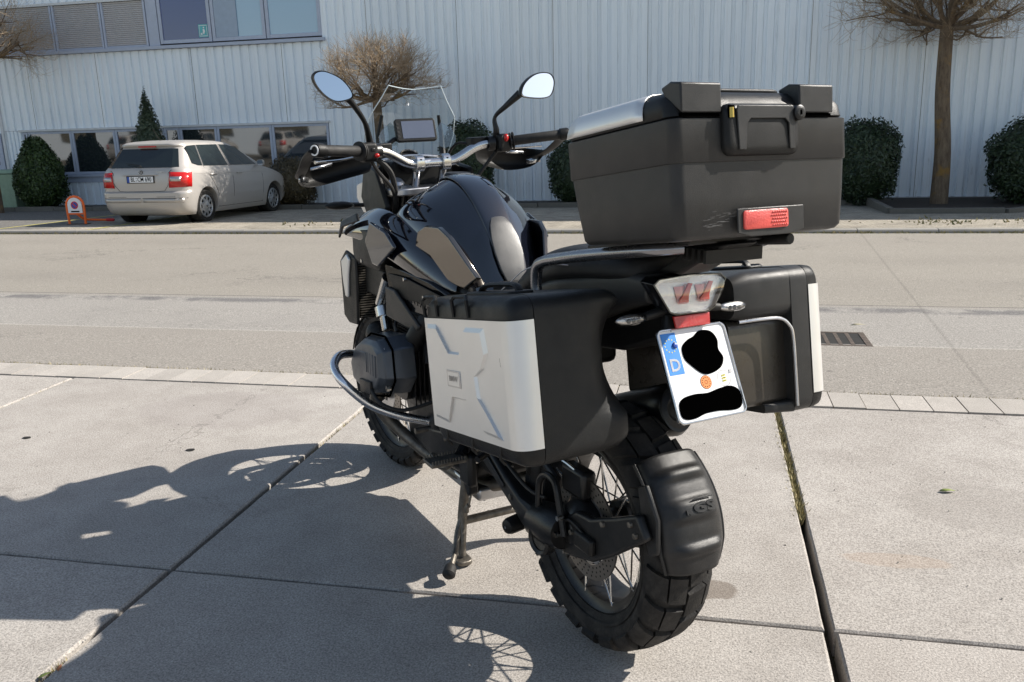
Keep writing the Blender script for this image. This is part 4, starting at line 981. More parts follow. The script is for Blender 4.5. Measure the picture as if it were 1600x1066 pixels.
# side shrouds
for s in (1, -1):
    rw = [[(.60, .128, .945), (.70, .175, 1.005), (.82, .210, 1.070), (.95, .222, 1.105), (1.08, .225, 1.110), (1.20, .205, 1.09)],
          [(.59, .148, .915), (.69, .205, .975), (.80, .246, 1.035), (.95, .262, 1.078), (1.10, .270, 1.080), (1.24, .262, 1.045)],
          [(.585, .160, .885), (.68, .218, .930), (.79, .262, .985), (.93, .282, 1.02), (1.10, .296, 1.035), (1.262, .297, 1.012)],
          [(.58, .160, .872), (.67, .212, .893), (.77, .250, .925), (.89, .268, .955), (1.08, .292, 1.00), (1.255, .296, .992)]]
    sh = obj(G().grid([[(x, s * y, z) for x, y, z in r_] for r_ in rw]), 'side_shroud', 'paint', sub=3, solid=.006, ang=80)
    # angular upper cowl flake
    obj(G().prism([(.78, s * .268, 1.002), (.90, s * .285, .928), (.945, s * .287, .931), (1.0, s * .290, 1.0), (.955, s * .285, 1.07), (.85, s * .270, 1.045)], (0, s * .012, 0)), 'shroud_blade', 'paint', sh, bevel=.006, seg=3)
    obj(G().prism([(1.10, s * .283, 1.085), (1.255, s * .290, 1.045), (1.262, s * .300, .985), (1.20, s * .303, 1.03), (1.06, s * .29, 1.062)], (0, s * .010, 0)), 'winglet', 'black_plastic', sh, bevel=.004)
    # air duct block
    obj(G().loft([[(x + dx, s * y, z) for (x, z) in rrect(a0, a1, b0, b1, .03)] for y, a0, a1, b0, b1, dx in ((.20, .93, 1.17, .90, 1.05, 0), (.272, .93, 1.19, .905, 1.045, 0), (.288, .955, 1.165, .925, 1.03, 0))]), 'air_duct', 'black_plastic', sh, bevel=.004)
    obj(G().rev([(0, .0), (.007, 0), (.007, -.01)], (1.08, s * .290, .925), (0, s, 0), 10), 'screw', 'steel', sh)
    # lower trim with mesh, sensor cover
    tp = obj(G().prism([(.58, s * .19, .872), (.66, s * .222, .905), (.80, s * .245, .925), (.93, s * .262, .935), (.90, s * .262, .86), (.80, s * .250, .80), (.66, s * .23, .80), (.60, s * .20, .83)], (0, -s * .02, 0)), 'lower_trim', 'paint_trim', bevel=.004)
    g = G()
    for r_ in range(5):
        for c_ in range(15):
            x = .86 - c_ * .017 - r_ * .006; z = .885 - r_ * .0105 - c_ * .0022; y = .252 - (.86 - x) * .12 - .0008
            yy = .262 - (.93 - x) * .16
            g.rev([(0, 0), (.0042, 0)], (x, s * (yy - .004 + .004), z), (.16 * -1, s, 0), 6)
    ms = obj(G().prism([(.895, s * .2600, .905), (.79, s * .2450, .905), (.575, s * .2085, .872), (.61, s * .2130, .835), (.84, s * .2520, .835)], (0, s * .004, 0)), 'mesh_grille', 'black_plastic', tp, bevel=.001)
    g.xf(lambda p: Vector((p.x, p.y + s * .0065, p.z))); obj(g, 'mesh_holes', 'pit', tp, smooth=False)
    obj(G().prism([(.90, s * .262, .862), (.835, s * .256, .860), (.685, s * .235, .765), (.70, s * .235, .748), (.76, s * .245, .748), (.90, s * .262, .765)], (0, s * .012, 0)), 'lower_cover', 'grey_plastic', bevel=.005)
    # radiator
    rd = obj(G().prism([(1.19, s * .16, .90), (1.19, s * .275, .90), (1.20, s * .275, .70), (1.20, s * .16, .70)], (.05, 0, 0)), 'radiator', 'black_metal')
    fn = G()
    for k in range(22): fn.box((1.182, s * .217 - .05, .707 + k * .0088), (1.19, s * .217 + .05, .7105 + k * .0088))
    obj(fn, 'radiator_fins', 'worn_steel', rd, smooth=False)
    obj(G().prism([(1.16, s * .272, .925), (1.24, s * .282, .945), (1.30, s * .285, .90), (1.295, s * .283, .70), (1.26, s * .275, .675), (1.18, s * .270, .68), (1.165, s * .270, .83)], (0, s * .012, 0)), 'radiator_frame', 'black_plastic', rd, bevel=.006)
    obj(G().prism([(1.195, s * .285, .915), (1.215, s * .288, .934), (1.268, s * .292, .905), (1.262, s * .290, .83), (1.250, s * .288, .775), (1.228, s * .286, .775), (1.215, s * .286, .86)], (0, s * .012, 0)), 'radiator_cover', 'alu_sheet', rd, bevel=.006, seg=3)
for s in (1, -1): obj(G().box((.96, s * .242 - .01, .80), (1.16, s * .242 + .01, .905)), 'duct_liner', 'black_plastic', bevel=.01)
# front: headlamp unit, beak
obj(G().loft([[(x, y, z) for (y, z) in rrect(-w_, w_, z0, z1, .03)] for x, w_, z0, z1 in ((1.26, .11, 1.0, 1.22), (1.38, .12, 1.0, 1.22), (1.46, .11, 1.03, 1.19))]), 'headlamp_housing', 'black_plastic', bevel=.006)
obj(G().loft([[(x, y, z) for (y, z) in rrect(-w_, w_, z0, z1, .03)] for x, w_, z0, z1 in ((1.462, .10, 1.04, 1.18), (1.49, .09, 1.05, 1.17))]), 'headlamp_lens', 'lens')
for s in (1, -1):
    obj(G().prism([(1.30, s * .125, 1.205), (1.44, s * .135, 1.17), (1.55, s * .125, 1.155), (1.60, s * .11, 1.10), (1.50, s * .12, 1.05), (1.40, s * .13, 1.055), (1.36, s * .13, 1.10)], (0, s * .012, 0)), 'nose_cheek', 'alu_sheet' if s > 0 else 'paint', bevel=.006)
    obj(G().tube([(1.42, s * .14, 1.085), (1.43, s * .19, 1.085)], .008, 8).sph((1.435, s * .245, 1.086), (.022, .055, .016), 12, 8), 'front_indicator', 'black_plastic')
obj(G().loft([[(1.40, -.12, 1.06), (1.40, .12, 1.06), (1.36, .12, .93), (1.36, -.12, .93)], [(1.52, -.11, 1.03), (1.52, .11, 1.03), (1.46, .10, .84), (1.46, -.10, .84)], [(1.64, -.07, .95), (1.64, .07, .95), (1.50, .08, .755), (1.50, -.08, .755)], [(1.745, -.03, .775), (1.745, .03, .775), (1.70, .035, .745), (1.70, -.035, .745)]]), 'beak', 'paint', bevel=.01)
obj(G().prism([(1.05, .10, .22), (1.16, .10, .27), (1.24, .10, .42), (1.22, .10, .66), (1.05, .10, .66)], (0, -.20, 0)), 'bash_guard', 'black_metal', bevel=.01)
# big black triangular panel beside the fork top
for s in (1, -1):
    obj(G().prism([(1.10, s * .16, 1.10), (1.18, s * .17, 1.225), (1.30, s * .17, 1.24), (1.36, s * .165, 1.12), (1.24, s * .18, 1.03), (1.14, s * .18, 1.03)], (0, s * .02, 0)), 'inner_fairing', 'black_plastic', bevel=.008)
obj(G().box((1.15, -.09, .93), (1.26, .09, 1.10)), 'steering_head', 'dark_metal', bevel=.02)

# ---------- cockpit
sobj(G().loft([[(x, y, z) for (x, y) in rrect(1.075, 1.225, -.158, .158, .05)] for z in (1.142, 1.166)]), 'upper_yoke', 'alu_cast', bevel=.004)
for y in (.108, -.108): sobj(G().rev([(.0, .03), (.018, .03), (.027, .022), (.030, 0), (.030, -.07)], (1.150, y * 1.12, 1.168), AXS, 20), 'fork_cap', 'alu_cast')
for s in (1, -1):
    rs_ = sobj(G().tube([(1.150, s * .052, 1.14), (1.112, s * .052, 1.235)], [.014, .0135], 16), 'bar_riser', 'alu')
    sobj(G().loft([[(x, y, z) for (x, z) in rrect(1.078, 1.128, 1.218, 1.274, .02)] for y in (s * .052 - .016, s * .052 + .016)]), 'bar_clamp', 'alu', rs_, bevel=.003)
    sobj(G().rev([(0, .0), (.005, 0), (.005, -.01)], (1.080, s * .052, 1.262), (-.6, 0, .6), 10), 'clamp_bolt', 'black_metal', rs_)
bp = [(1.102, 0, 1.246), (1.102, .07, 1.246), (1.098, .105, 1.255), (1.086, .17, 1.288), (1.072, .215, 1.298), (1.045, .27, 1.302), (.955, .455, 1.316)]
half = [(x, y, z) for x, y, z in bp]
pts = [(x, -y, z) for x, y, z in reversed(half[1:])] + half
rad = [.011, .011, .0135, .016, .016, .016, .016, .016, .016, .016, .0135, .011, .011]
sobj(G().tube(pts, rad, 20, sm=6), 'handlebar', 'alu', ang=80)
for s in (1, -1):
    p0, p1 = Vector((1.030, s * .300, 1.304)), Vector((.958, s * .450, 1.316)); ax_ = (p1 - p0).normalized()
    gr = sobj(G().tube([p0, p0 + ax_ * .004, p1 - ax_ * .004, p1], [.016, .0175, .0175, .016], 20), 'grip', 'rubber')
    for k in range(2): sobj(G().rev([(.017, 0), (.031 - .002 * k, .002), (.031 - .002 * k, .006), (.017, .008)], p0 - ax_ * (.006 + .010 * k), ax_, 24), 'grip_flange', 'rubber', gr)
    sobj(G().rev([(.0, .0), (.020, 0), (.022, .006), (.022, .030), (.018, .034), (.018, .040)], p1 + ax_ * .034, -ax_, 24), 'bar_end', 'black_plastic', gr)
    sobj(G().rev([(.0125, 0), (.0165, 0), (.0165, .003), (.0125, .003)], p1 + ax_ * .0345, ax_, 24), 'bar_end_ring', 'white_print' if s > 0 else 'black_plastic', gr)
    # switch housing
    c = Vector((1.050, s * .262, 1.300)); sw = sobj(G().loft([[(x, c.y + dy, z) for (x, z) in rrect(c.x - q, c.x + q * .9, c.z - q * 1.1, c.z + q, .013)] for dy, q in ((-.028, .024), (-.020, .030), (.020, .030), (.026, .024))]), 'switch_housing', 'black_plastic', bevel=.003)
    if s > 0:
        sobj(G().box((1.018, .246, 1.300), (1.030, .262, 1.312)), 'switch_button', 'black_metal', sw, bevel=.003)
        sobj(G().sph((1.018, .243, 1.287), (.006, .009, .007), 10, 8), 'hazard_button', 'red_light', sw)
    else:
        sobj(G().sph((1.022, -.262, 1.316), (.011, .010, .014), 12, 8), 'kill_switch', 'red_light', sw)
    sobj(G().rev([(.018, -.012), (.026, -.012), (.026, .012), (.018, .012)], (1.066, s * .225, 1.2985), (-.25, s * 1, 0), 20), 'lever_clamp', 'black_metal', sw)
    sobj(G().rev([(0, 0), (.006, 0), (.006, -.006)], (1.042, s * .222, 1.30), (-1, 0, .1), 12), 'clamp_screw', 'steel', sw)
    # fluid reservoir and lever
    rz = sobj(G().loft([[(x, s * y, z) for (x, y) in rrect(1.075, 1.130, .155, .235, .012)] for z in (1.292, 1.322)]), 'fluid_reservoir', 'black_plastic', bevel=.004)
    sobj(G().tube([(1.085, s * .235, 1.290), (1.112, s * .275, 1.282), (1.105, s * .34, 1.276), (1.065, s * .425, 1.277), (1.06, s * .44, 1.277)], [.009, .009, .0075, .0065, .009], 10, sm=4, flat=.6), 'brake_lever' if s < 0 else 'clutch_lever', 'alu')
    # hand guard: arm from the bar end plus a broad shell in front
    arm = [(.952, s * .482, 1.316), (1.00, s * .490, 1.296), (1.06, s * .492, 1.262), (1.12, s * .491, 1.238), (1.17, s * .478, 1.228)]
    hg = sobj(G().tube(arm, [.021, .020, .019, .019, .017], 10, sm=5, flat=.30).xf(lambda p: Vector((p.x, (1 if p.y > 0 else -1) * (abs(p.y) - max(0, p.x - .955) * .12), p.z))), 'hand_guard', 'black_plastic')
    rw = [[(1.075, .492, 1.262), (1.13, .500, 1.262), (1.175, .46, 1.268), (1.195, .40, 1.280), (1.195, .32, 1.292), (1.165, .24, 1.300), (1.12, .20, 1.300)],
          [(1.09, .493, 1.242), (1.15, .488, 1.232), (1.205, .465, 1.232), (1.232, .40, 1.240), (1.230, .32, 1.252), (1.195, .24, 1.262), (1.14, .20, 1.265)],
          [(1.11, .488, 1.225), (1.155, .496, 1.208), (1.205, .462, 1.202), (1.232, .40, 1.205), (1.232, .33, 1.212), (1.195, .25, 1.228), (1.14, .21, 1.238)],
          [(1.125, .480, 1.214), (1.15, .474, 1.200), (1.185, .445, 1.190), (1.20, .39, 1.188), (1.195, .34, 1.196), (1.165, .27, 1.214), (1.13, .22, 1.226)]]
    hs = sobj(G().grid([[(x, s * y, z) for x, y, z in r_] for r_ in rw]).xf(lambda p: Vector((p.x, (1 if p.y > 0 else -1) * (abs(p.y) if abs(p.y) < .38 else .38 + (abs(p.y) - .38) * .82), p.z))), 'guard_shell', 'black_plastic', hg, sub=2, solid=.004)
    sobj(G().grid([[(1.120, s * .478, 1.215), (1.150, s * .435, 1.208)], [(1.122, s * .474, 1.236), (1.152, s * .432, 1.226)]]), 'guard_reflector', 'alu', hg, solid=.002)
    sobj(G().grid([[(1.150, s * .425, 1.248), (1.160, s * .345, 1.256)], [(1.152, s * .422, 1.258), (1.162, s * .342, 1.268)]]), 'guard_vane', 'alu', hg, solid=.002)
    # mirror
    bs = Vector((1.060, s * .245, 1.315))
    if s > 0:
        OL = [(.423, 1.550), (.396, 1.551), (.356, 1.530), (.332, 1.499), (.326, 1.472), (.349, 1.461), (.381, 1.460), (.408, 1.478), (.428, 1.507), (.435, 1.535)]; mx = 1.0
        st = [bs, (1.050, .252, 1.345), (1.022, .275, 1.395), (1.005, .318, 1.452), (1.0, .345, 1.480)]
    else:
        OL = [(-.288, 1.477), (-.311, 1.502), (-.353, 1.525), (-.395, 1.533), (-.431, 1.528), (-.444, 1.504), (-.431, 1.469), (-.405, 1.448), (-.349, 1.445), (-.287, 1.454)]; mx = .96
        st = [bs, (1.048, -.24, 1.345), (1.050, -.238, 1.388), (1.01, -.262, 1.425), (.975, -.30, 1.465)]
    cy_ = sum(a for a, b in OL) / 10; cz_ = sum(b for a, b in OL) / 10
    slope = .20
    def mp(y, z, k, d):
        yy = cy_ + (y - cy_) * k; zz = cz_ + (z - cz_) * k
        return Vector((mx + d + (zz - cz_) * slope + (yy - cy_) * (.25 if s > 0 else -.10), yy, zz))
    def cr_(pts, n=4):
        P = [Vector((a, b, 0)) for a, b in pts]; o_ = []
        for i in range(len(P)):
            p0, p1, p2, p3 = P[i - 1], P[i], P[(i + 1) % len(P)], P[(i + 2) % len(P)]
            for j in range(n):
                t = j / n; o_.append(.5 * ((2 * p1) + (-p0 + p2) * t + (2 * p0 - 5 * p1 + 4 * p2 - p3) * t * t + (-p0 + 3 * p1 - 3 * p2 + p3) * t ** 3))
        return [(p.x, p.y) for p in o_]
    OS = cr_(OL)
    hsg = sobj(G().loft([[mp(a, b, k, d) for a, b in OS] for k, d in ((.93, -.002), (1.0, -.005), (1.03, .002), (.98, .018), (.78, .036), (.4, .046))]), 'mirror', 'black_plastic', label='left mirror' if s > 0 else 'right mirror')
    sobj(G().prism([mp(a, b, .935, -.0035) for a, b in OS], (.001, 0, 0)), 'mirror_glass', 'mirror', hsg, smooth=False)
    sobj(G().tube(st, [.013, .011, .008, .010, .016] if s > 0 else [.013, .011, .0065, .010, .015], 12, sm=5), 'mirror_stem', 'black_metal', hsg)
    sobj(G().rev([(0, .02), (.012, .02), (.015, .0), (.015, -.012)], bs, (0, 0, 1), 14), 'stem_base', 'alu_cast' if s > 0 else 'black_metal', hsg)
    # hoses
    sobj(G().tube([(1.09, s * .17, 1.295), (1.17, s * .14, 1.30), (1.24, s * .13, 1.22), (1.22, s * .12, 1.08), (1.2, s * .1, .95)], .005, 8, sm=6), 'brake_hose' if s < 0 else 'clutch_hose', 'rubber')
    sobj(G().tube([(1.06, s * .25, 1.275), (1.08, s * .215, 1.23), (1.09, s * .165, 1.17), (1.13, s * .135, 1.10), (1.16, s * .12, 1.0)], .0065, 8, sm=6), 'cable_loom', 'rubber')
obj(G().tube([(1.05, .255, 1.27), (1.07, .215, 1.26), (1.075, .17, 1.215), (1.09, .15, 1.14), (1.13, .14, 1.08)], .010, 8, sm=6), 'wiring_loom', 'rubber')
# instruments and navigation display
ins = obj(G().loft([[(x, y, z) for (y, z) in rrect(-.12, .12, 1.16, 1.25, .02)] for x in (1.20, 1.30)]), 'instrument_panel', 'black_plastic', bevel=.01)
obj(G().rev([(.0, .0), (.036, .0), (.040, -.004), (.044, .0), (.044, .03)], (1.185, .052, 1.258), (.72, 0, -.70), 28), 'clock', 'black_plastic', ins)
obj(G().rev([(.0385, -.001), (.0415, -.005), (.0445, -.001)], (1.183, .052, 1.259), (.72, 0, -.70), 28), 'clock_ring', 'steel', ins)
obj(G().tube([(1.20, .16, 1.255), (1.20, .05, 1.268), (1.20, -.06, 1.262), (1.22, -.14, 1.25)], .007, 8, sm=4), 'accessory_bar', 'steel')
obj(G().tube([(1.22, .15, 1.285), (1.215, .13, 1.30), (1.215, .10, 1.325), (1.215, .06, 1.33)], .008, 8, sm=4), 'display_arm', 'black_metal')
gc, gu, gv = Vector((1.20, .022, 1.358)), Vector((-.07, -1, .03)).normalized(), Vector((.30, 0, .95)).normalized(); gv = (gv - gu * gv.dot(gu)).normalized(); gn = gu.cross(gv)
if gn.x > 0: gn = -gn
def gp(a, b, d): return gc + gu * a + gv * b + gn * d
nav = obj(G().loft([[gp(a, b, d) for a, b in rrect(-.075 + i_, .075 - i_, -.041 + i_, .041 - i_, .010)] for d, i_ in ((-.026, .006), (-.012, 0), (0, 0), (.003, .002))]), 'navigation_display', 'black_plastic', bevel=.001)
obj(G().prism([gp(a, b, .0032) for a, b in ((-.052, -.031), (.066, -.031), (.066, .031), (-.052, .031))], gn * .0008), 'screen', 'screen', nav, smooth=False)
for k in range(4): obj(G().prism([gp(-.066 + a, .022 - k * .015 + b, .003) for a, b in ((-.004, -.004), (.004, -.004), (.004, .004), (-.004, .004))], gn * .001), 'button', 'grey_plastic', nav, smooth=False)
# windscreen
def ws(t, y):   # t 0 base .. 1 top
    z = 1.235 + t * .27; x = 1.43 - t * .175 - 1.6 * y * y + .02 * t
    return x, z
cols = [-1, -.85, -.6, -.3, 0, .3, .6, .85, 1]
rows = []
for k in range(9):
    t = k / 8; hw = .175 - .03 * abs(t - .35) - .055 * max(0, t - .62) / .38
    rows.append([])
    for c in cols:
        y = c * hw; x, z = ws(t, y)
        if k == 8: z += .012 * abs(c) ** 1.5 - .006
        rows[-1].append((x - .01 * abs(c), y, z))
wsc = obj(G().grid(rows), 'windscreen', 'windscreen', ang=80)
bp_ = [Vector(p) for p in rows[-1]]; sideL = [Vector(r_[0]) for r_ in rows]; sideR = [Vector(r_[-1]) for r_ in rows]
M['acryl_edge'] = pm('polished acrylic edge', (.55, .62, .64), .15, var=.02)
for e_ in (bp_, sideL, sideR): obj(G().tube(e_, .0018, 6), 'screen_edge', 'acryl_edge', wsc)
for s in (1, -1):
    obj(G().prism([(1.25, s * .098, 1.385), (1.235, s * .135, 1.360), (1.235, s * .150, 1.335), (1.235, s * .148, 1.30), (1.225, s * .115, 1.285), (1.23, s * .08, 1.30), (1.245, s * .075, 1.36)], (.003, 0, 0)), 'wind_deflector', 'windscreen', bevel=.0008)
    obj(G().tube([(1.28, s * .115, 1.26), (1.31, s * .125, 1.33), (1.30, s * .11, 1.41)], [.012, .010, .006], 8), 'screen_mount', 'black_plastic')
    obj(G().prism([(1.22, s * .12, 1.245), (1.24, s * .18, 1.215), (1.28, s * .17, 1.17), (1.26, s * .11, 1.19)], (.02, 0, .005)), 'cockpit_wing', 'black_plastic', bevel=.004)
obj(G().rev([(0, 0), (.012, 0), (.014, .012), (.014, .022)], (1.19, -.13, 1.262), (.6, 0, -.8), 16), 'screen_knob', 'grey_plastic')

# ---------- seat, rails, tail
st = []
for x, w_, zt, zb in ((.44, .055, .905, .87), (.40, .10, .905, .86), (.33, .145, .915, .86), (.27, .15, .965, .87), (.20, .14, 1.035, .93), (.12, .135, 1.068, .96), (.0, .13, 1.085, .985), (-.12, .12, 1.088, 1.0), (-.20, .10, 1.08, 1.01), (-.215, .06, 1.07, 1.02)):
    st.append([(x, w_, zb), (x, w_ * 1.02, (zb + zt) / 2), (x, w_ * .86, zt - .008), (x, w_ * .4, zt), (x, -w_ * .4, zt), (x, -w_ * .86, zt - .008), (x, -w_ * 1.02, (zb + zt) / 2), (x, -w_, zb)])
seat = obj(G().loft(st), 'seat', 'seat', sub=2, ang=80)
obj(G().tube([(.32, .150, .925), (.25, .150, .965), (.19, .146, 1.0), (.10, .141, 1.025), (0, .135, 1.035)], .0016, 6, sm=4), 'seat_piping', 'shutter', seat)
for s in (1, -1):
    obj(G().tube([(.075, s * .172, .93), (.088, s * .172, .975), (.082, s * .172, 1.022), (.045, s * .172, 1.042), (-.02, s * .172, 1.056), (-.14, s * .172, 1.078), (-.33, s * .155, 1.108), (-.38, s * .10, 1.115)], [.014, .014, .015, .014, .014, .014, .013, .012], 12, sm=5), 'grab_rail', 'rail_metal', ang=80)
rk = obj(G().prism([(-.06, -.12, 1.075), (-.06, .12, 1.075), (-.42, .12, 1.125), (-.42, -.12, 1.125)], (0, 0, .014)).box((-.40, -.04, 1.10), (-.30, .04, 1.125)), 'luggage_rack', 'black_metal', bevel=.004)
for k in range(5): obj(G().box((-.42 + k * .018, -.075, 1.085), (-.412 + k * .018, .075, 1.112)), 'rack_rib', 'black_plastic', rk)
obj(G().tube([(-.40, -.085, 1.122), (-.485, -.085, 1.132)], .012, 10), 'rack_lock', 'black_plastic', rk, bevel=.003)
obj(G().prism([(-.22, .045, 1.04), (-.30, .045, 1.045), (-.445, .045, 1.125), (-.34, .045, 1.118)], (0, -.09, 0)), 'rack_bracket', 'black_plastic', bevel=.008)
tl = [[(x, y, z) for (y, z) in rrect(-w_, w_, z0, z1, .022)] for x, w_, z0, z1 in ((-.245, .088, .975, 1.04), (-.18, .098, .955, 1.04), (-.05, .115, .90, 1.02), (.10, .13, .86, .99), (.25, .13, .84, .94))]
obj(G().loft(tl), 'tail_fairing', 'grey_plastic', bevel=.004)
# tail lamp
def tlp(y, z, d): return Vector((-.288 - (1.026 - z) * .17 - d, y, z))
TO = [(.100, 1.026), (.085, 1.036), (0, 1.040), (-.085, 1.036), (-.100, 1.024), (-.062, .964), (-.045, .957), (.045, .957), (.062, .964)]
def tsc(k): return [(y * k, 1.0 + (z - 1.0) * k) for y, z in TO]
tlh = obj(G().loft([[tlp(y, z, d) for y, z in tsc(k)] for d, k in ((-.05, 1.0), (-.006, 1.035), (.0, 1.02), (.0, .965), (-.010, .955))]), 'tail_lamp', 'paint_trim', bevel=.001)
obj(G().prism([tlp(y, z, -.0095) for y, z in tsc(.955)], (.002, 0, 0)), 'lamp_reflector', 'lamp_chrome', tlh, smooth=False)
rw = [[tlp(y * 1.06, 1.0 + (z0 - 1.0) * 1.06, d - .001) for y, z0, d in row] for row in
      [[(.086, 1.030, .003), (.04, 1.034, .010), (0, 1.035, .012), (-.04, 1.034, .010), (-.086, 1.030, .003)],
       [(.088, 1.010, .006), (.04, 1.010, .016), (0, 1.010, .018), (-.04, 1.010, .016), (-.088, 1.010, .006)],
       [(.070, .985, .006), (.035, .985, .014), (0, .985, .016), (-.035, .985, .014), (-.070, .985, .006)],
       [(.050, .962, .003), (.025, .961, .006), (0, .961, .008), (-.025, .961, .006), (-.050, .962, .003)]]]
obj(G().grid(rw), 'lamp_lens', 'lens', tlh, sub=1, ang=80)
for cy2 in (.020, -.038):
    obj(G().prism([tlp(cy2 + a, 1.0 + b, -.001) for a, b in ((.014, -.018), (-.012, -.018), (-.013, -.006), (-.020, .010), (-.026, .020), (-.014, .022), (-.004, .008), (.004, -.004), (.014, -.012))], (.003, 0, 0)), 'lamp_bulb', 'red_light', tlh, bevel=.001)
for k in range(2):
    y0 = .034 - k * .058
    rows_ = [[tlp(y0 - q * .0075 + r_ * .002, .978 + r_ * .0095, -.0075 + .004 * sin(q * pi / 4)) for q in range(5)] for r_ in range(5)]
    obj(G().grid(rows_), 'lamp_cell', 'lamp_tint', tlh, ang=60)
obj(G().prism([(-.296, .050, .953), (-.296, -.050, .953), (-.303, -.047, .928), (-.303, .047, .928)], (.006, 0, 0)), 'rear_reflector', 'red_refl', bevel=.001)
obj(G().prism([(-.279, .056, .955), (-.279, -.056, .955), (-.290, -.07, .90), (-.372, -.07, .735), (-.372, .07, .735), (-.290, .07, .90)], (.018, 0, .004)), 'plate_holder', 'black_plastic', bevel=.004)
obj(G().loft([[(-.27, .055, .965), (-.27, -.055, .965), (-.27, -.05, .90), (-.27, .05, .90)], [(-.12, .07, .93), (-.12, -.07, .93), (-.12, -.06, .84), (-.12, .06, .84)], [(.05, .08, .90), (.05, -.08, .90), (.05, -.07, .82), (.05, .07, .82)]]), 'inner_fender', 'black_plastic', bevel=.01)
for s in (1, -1):
    ind = obj(G().tube([(-.262, s * .045, .962), (-.264, s * .105, .953)], [.013, .009], 12, sm=3), 'indicator_stalk', 'black_plastic')
    obj(G().sph((-.268, s * .143, .951), (.016, .040, .0125), 18, 12), 'indicator_lens', 'lens', ind)
    obj(G().sph((-.262, s * .143, .951), (.011, .036, .0105), 16, 10), 'indicator_reflector', 'lamp_chrome', ind)
    for k in range(3): obj(G().rev([(0, .0), (.006, 0)], (-.2755, s * (.128 + k * .013), .951), (-1, 0, 0), 10), 'indicator_bulb', 'grey_plastic', ind)
# number plate
P0 = Vector((-.2895, .0965, .9215)); PX = Vector((-.0005, -1, 0)).normalized(); PZ = (Vector((-.3795, .0, .739)) - Vector((-.2895, 0, .9215))).normalized(); PN = PX.cross(PZ).normalized()
if PN.x > 0: PN = -PN
PW, PH = .184, .202; P0 = P0 + Vector((0, -.0045, 0))
def pp(u, v, d=0): return P0 + PX * u + PZ * v + PN * d      # u to the right, v down
plate = obj(G().loft([[pp(a + PW / 2, b + PH / 2, d) for a, b in rrect(-PW / 2 - e, PW / 2 + e, -PH / 2 - e, PH / 2 + e, .012 + e)] for d, e in ((-.002, .004), (.004, .004), (.0055, .0025), (.0055, .0), (.003, -.001))], cap=False), 'number_plate', 'steel', label='German number plate with its characters blacked out')
def pflat(poly, n, m, d): return obj(G().prism([pp(u, v, d) for u, v in poly], PN * .0004), n, m, plate, smooth=False)
pflat([(a + PW / 2, b + PH / 2) for a, b in rrect(-PW / 2, PW / 2, -PH / 2, PH / 2, .011)], 'plate_face', 'white_print', .0020)
pflat([(.006, .006), (.046, .006), (.046, .098), (.006, .098)], 'country_band', 'blue_print', .0026)
tg = text_G('D', .038, .0002, .0008, lambda p: pp(.026 + p.x, .078 - p.y, .0034 + abs(p.z))); tg.obj('country_letter', 'white_print', plate, smooth=False)
g = G()
for k in range(12):
    a = 2 * pi * k / 12; c = (.026 + .0145 * sin(a), .034 - .0145 * cos(a)); poly = []
    for q in range(10): r_ = .0022 if q % 2 == 0 else .0010; poly.append(pp(c[0] + r_ * sin(q * pi / 5), c[1] - r_ * cos(q * pi / 5), .0032))
    g.prism(poly, PN * .0003)
obj(g, 'star_ring', 'yellow_print', plate, smooth=False)
obj(G().rev([(0, .005), (.005, .004), (.007, .001), (.007, 0)], pp(.038, .034, .003), PN, 14), 'plate_screw', 'dblue_print', plate)
def blobpoly(pts, n=6):
    P = [Vector((a, b, 0)) for a, b in pts]; o_ = []
    for i in range(len(P)):
        p0, p1, p2, p3 = P[i - 1], P[i], P[(i + 1) % len(P)], P[(i + 2) % len(P)]
        for j in range(n):
            t = j / n; o_.append(.5 * ((2 * p1) + (-p0 + p2) * t + (2 * p0 - 5 * p1 + 4 * p2 - p3) * t * t + (-p0 + 3 * p1 - 3 * p2 + p3) * t ** 3))
    return [(p.x, p.y) for p in o_]
def qpx(x, y):   # helper for reading print positions off the plate's own corners (plate millimetres)
    return x * PW, y * PH
b1 = [(.40, .13), (.30, .20), (.29, .32), (.36, .41), (.50, .52), (.64, .53), (.80, .48), (.87, .38), (.83, .28), (.85, .17), (.78, .07), (.62, .045), (.50, .10)]
b2 = [(.05, .80), (.04, .92), (.10, .97), (.24, .975), (.40, .945), (.60, .945), (.80, .965), (.93, .95), (.985, .87), (.97, .76), (.86, .70), (.68, .705), (.50, .73), (.30, .72), (.13, .74)]
pflat(blobpoly([(u * PW, v * PH) for u, v in b1]), 'masking_patch', 'black_print', .0032)
pflat(blobpoly([(u * PW, v * PH) for u, v in b2]), 'masking_patch', 'black_print', .0032)
def disc_on(u, v, r, n, m, d): return obj(G().rev([(0, 0), (r, 0)], pp(u, v, d), PN, 26), n, m, plate, smooth=False)
disc_on(.52 * PW, .615 * PH, .0155, 'inspection_seal_rim', 'grey_plastic', .0028); disc_on(.52 * PW, .615 * PH, .0145, 'inspection_seal', 'orange_print', .0032)
g = G()
for k in range(12):
    a = 2 * pi * k / 12; g.rev([(0, 0), (.0012, 0)], pp(.52 * PW + .0105 * cos(a), .615 * PH + .0105 * sin(a), .0036), PN, 6)
g.rev([(.0035, 0), (.0042, 0)], pp(.52 * PW, .615 * PH, .0036), PN, 16)
obj(g, 'seal_print', 'black_print', plate, smooth=False)
obj(G().rev([(.0175, 0), (.0182, 0)], pp(.80 * PW, .605 * PH, .0032), PN, 30), 'state_seal_rim', 'grey_plastic', plate, smooth=False)
g = G()
for k in range(3): g.prism([pp(.80 * PW + a, .605 * PH - .008 + k * .006 + b, .0032) for a, b in ((-.006, 0), (.005, 0), (.006, .003), (-.005, .004))], PN * .0003)
obj(g, 'state_arms', 'yellow_print', plate, smooth=False)
g = G()
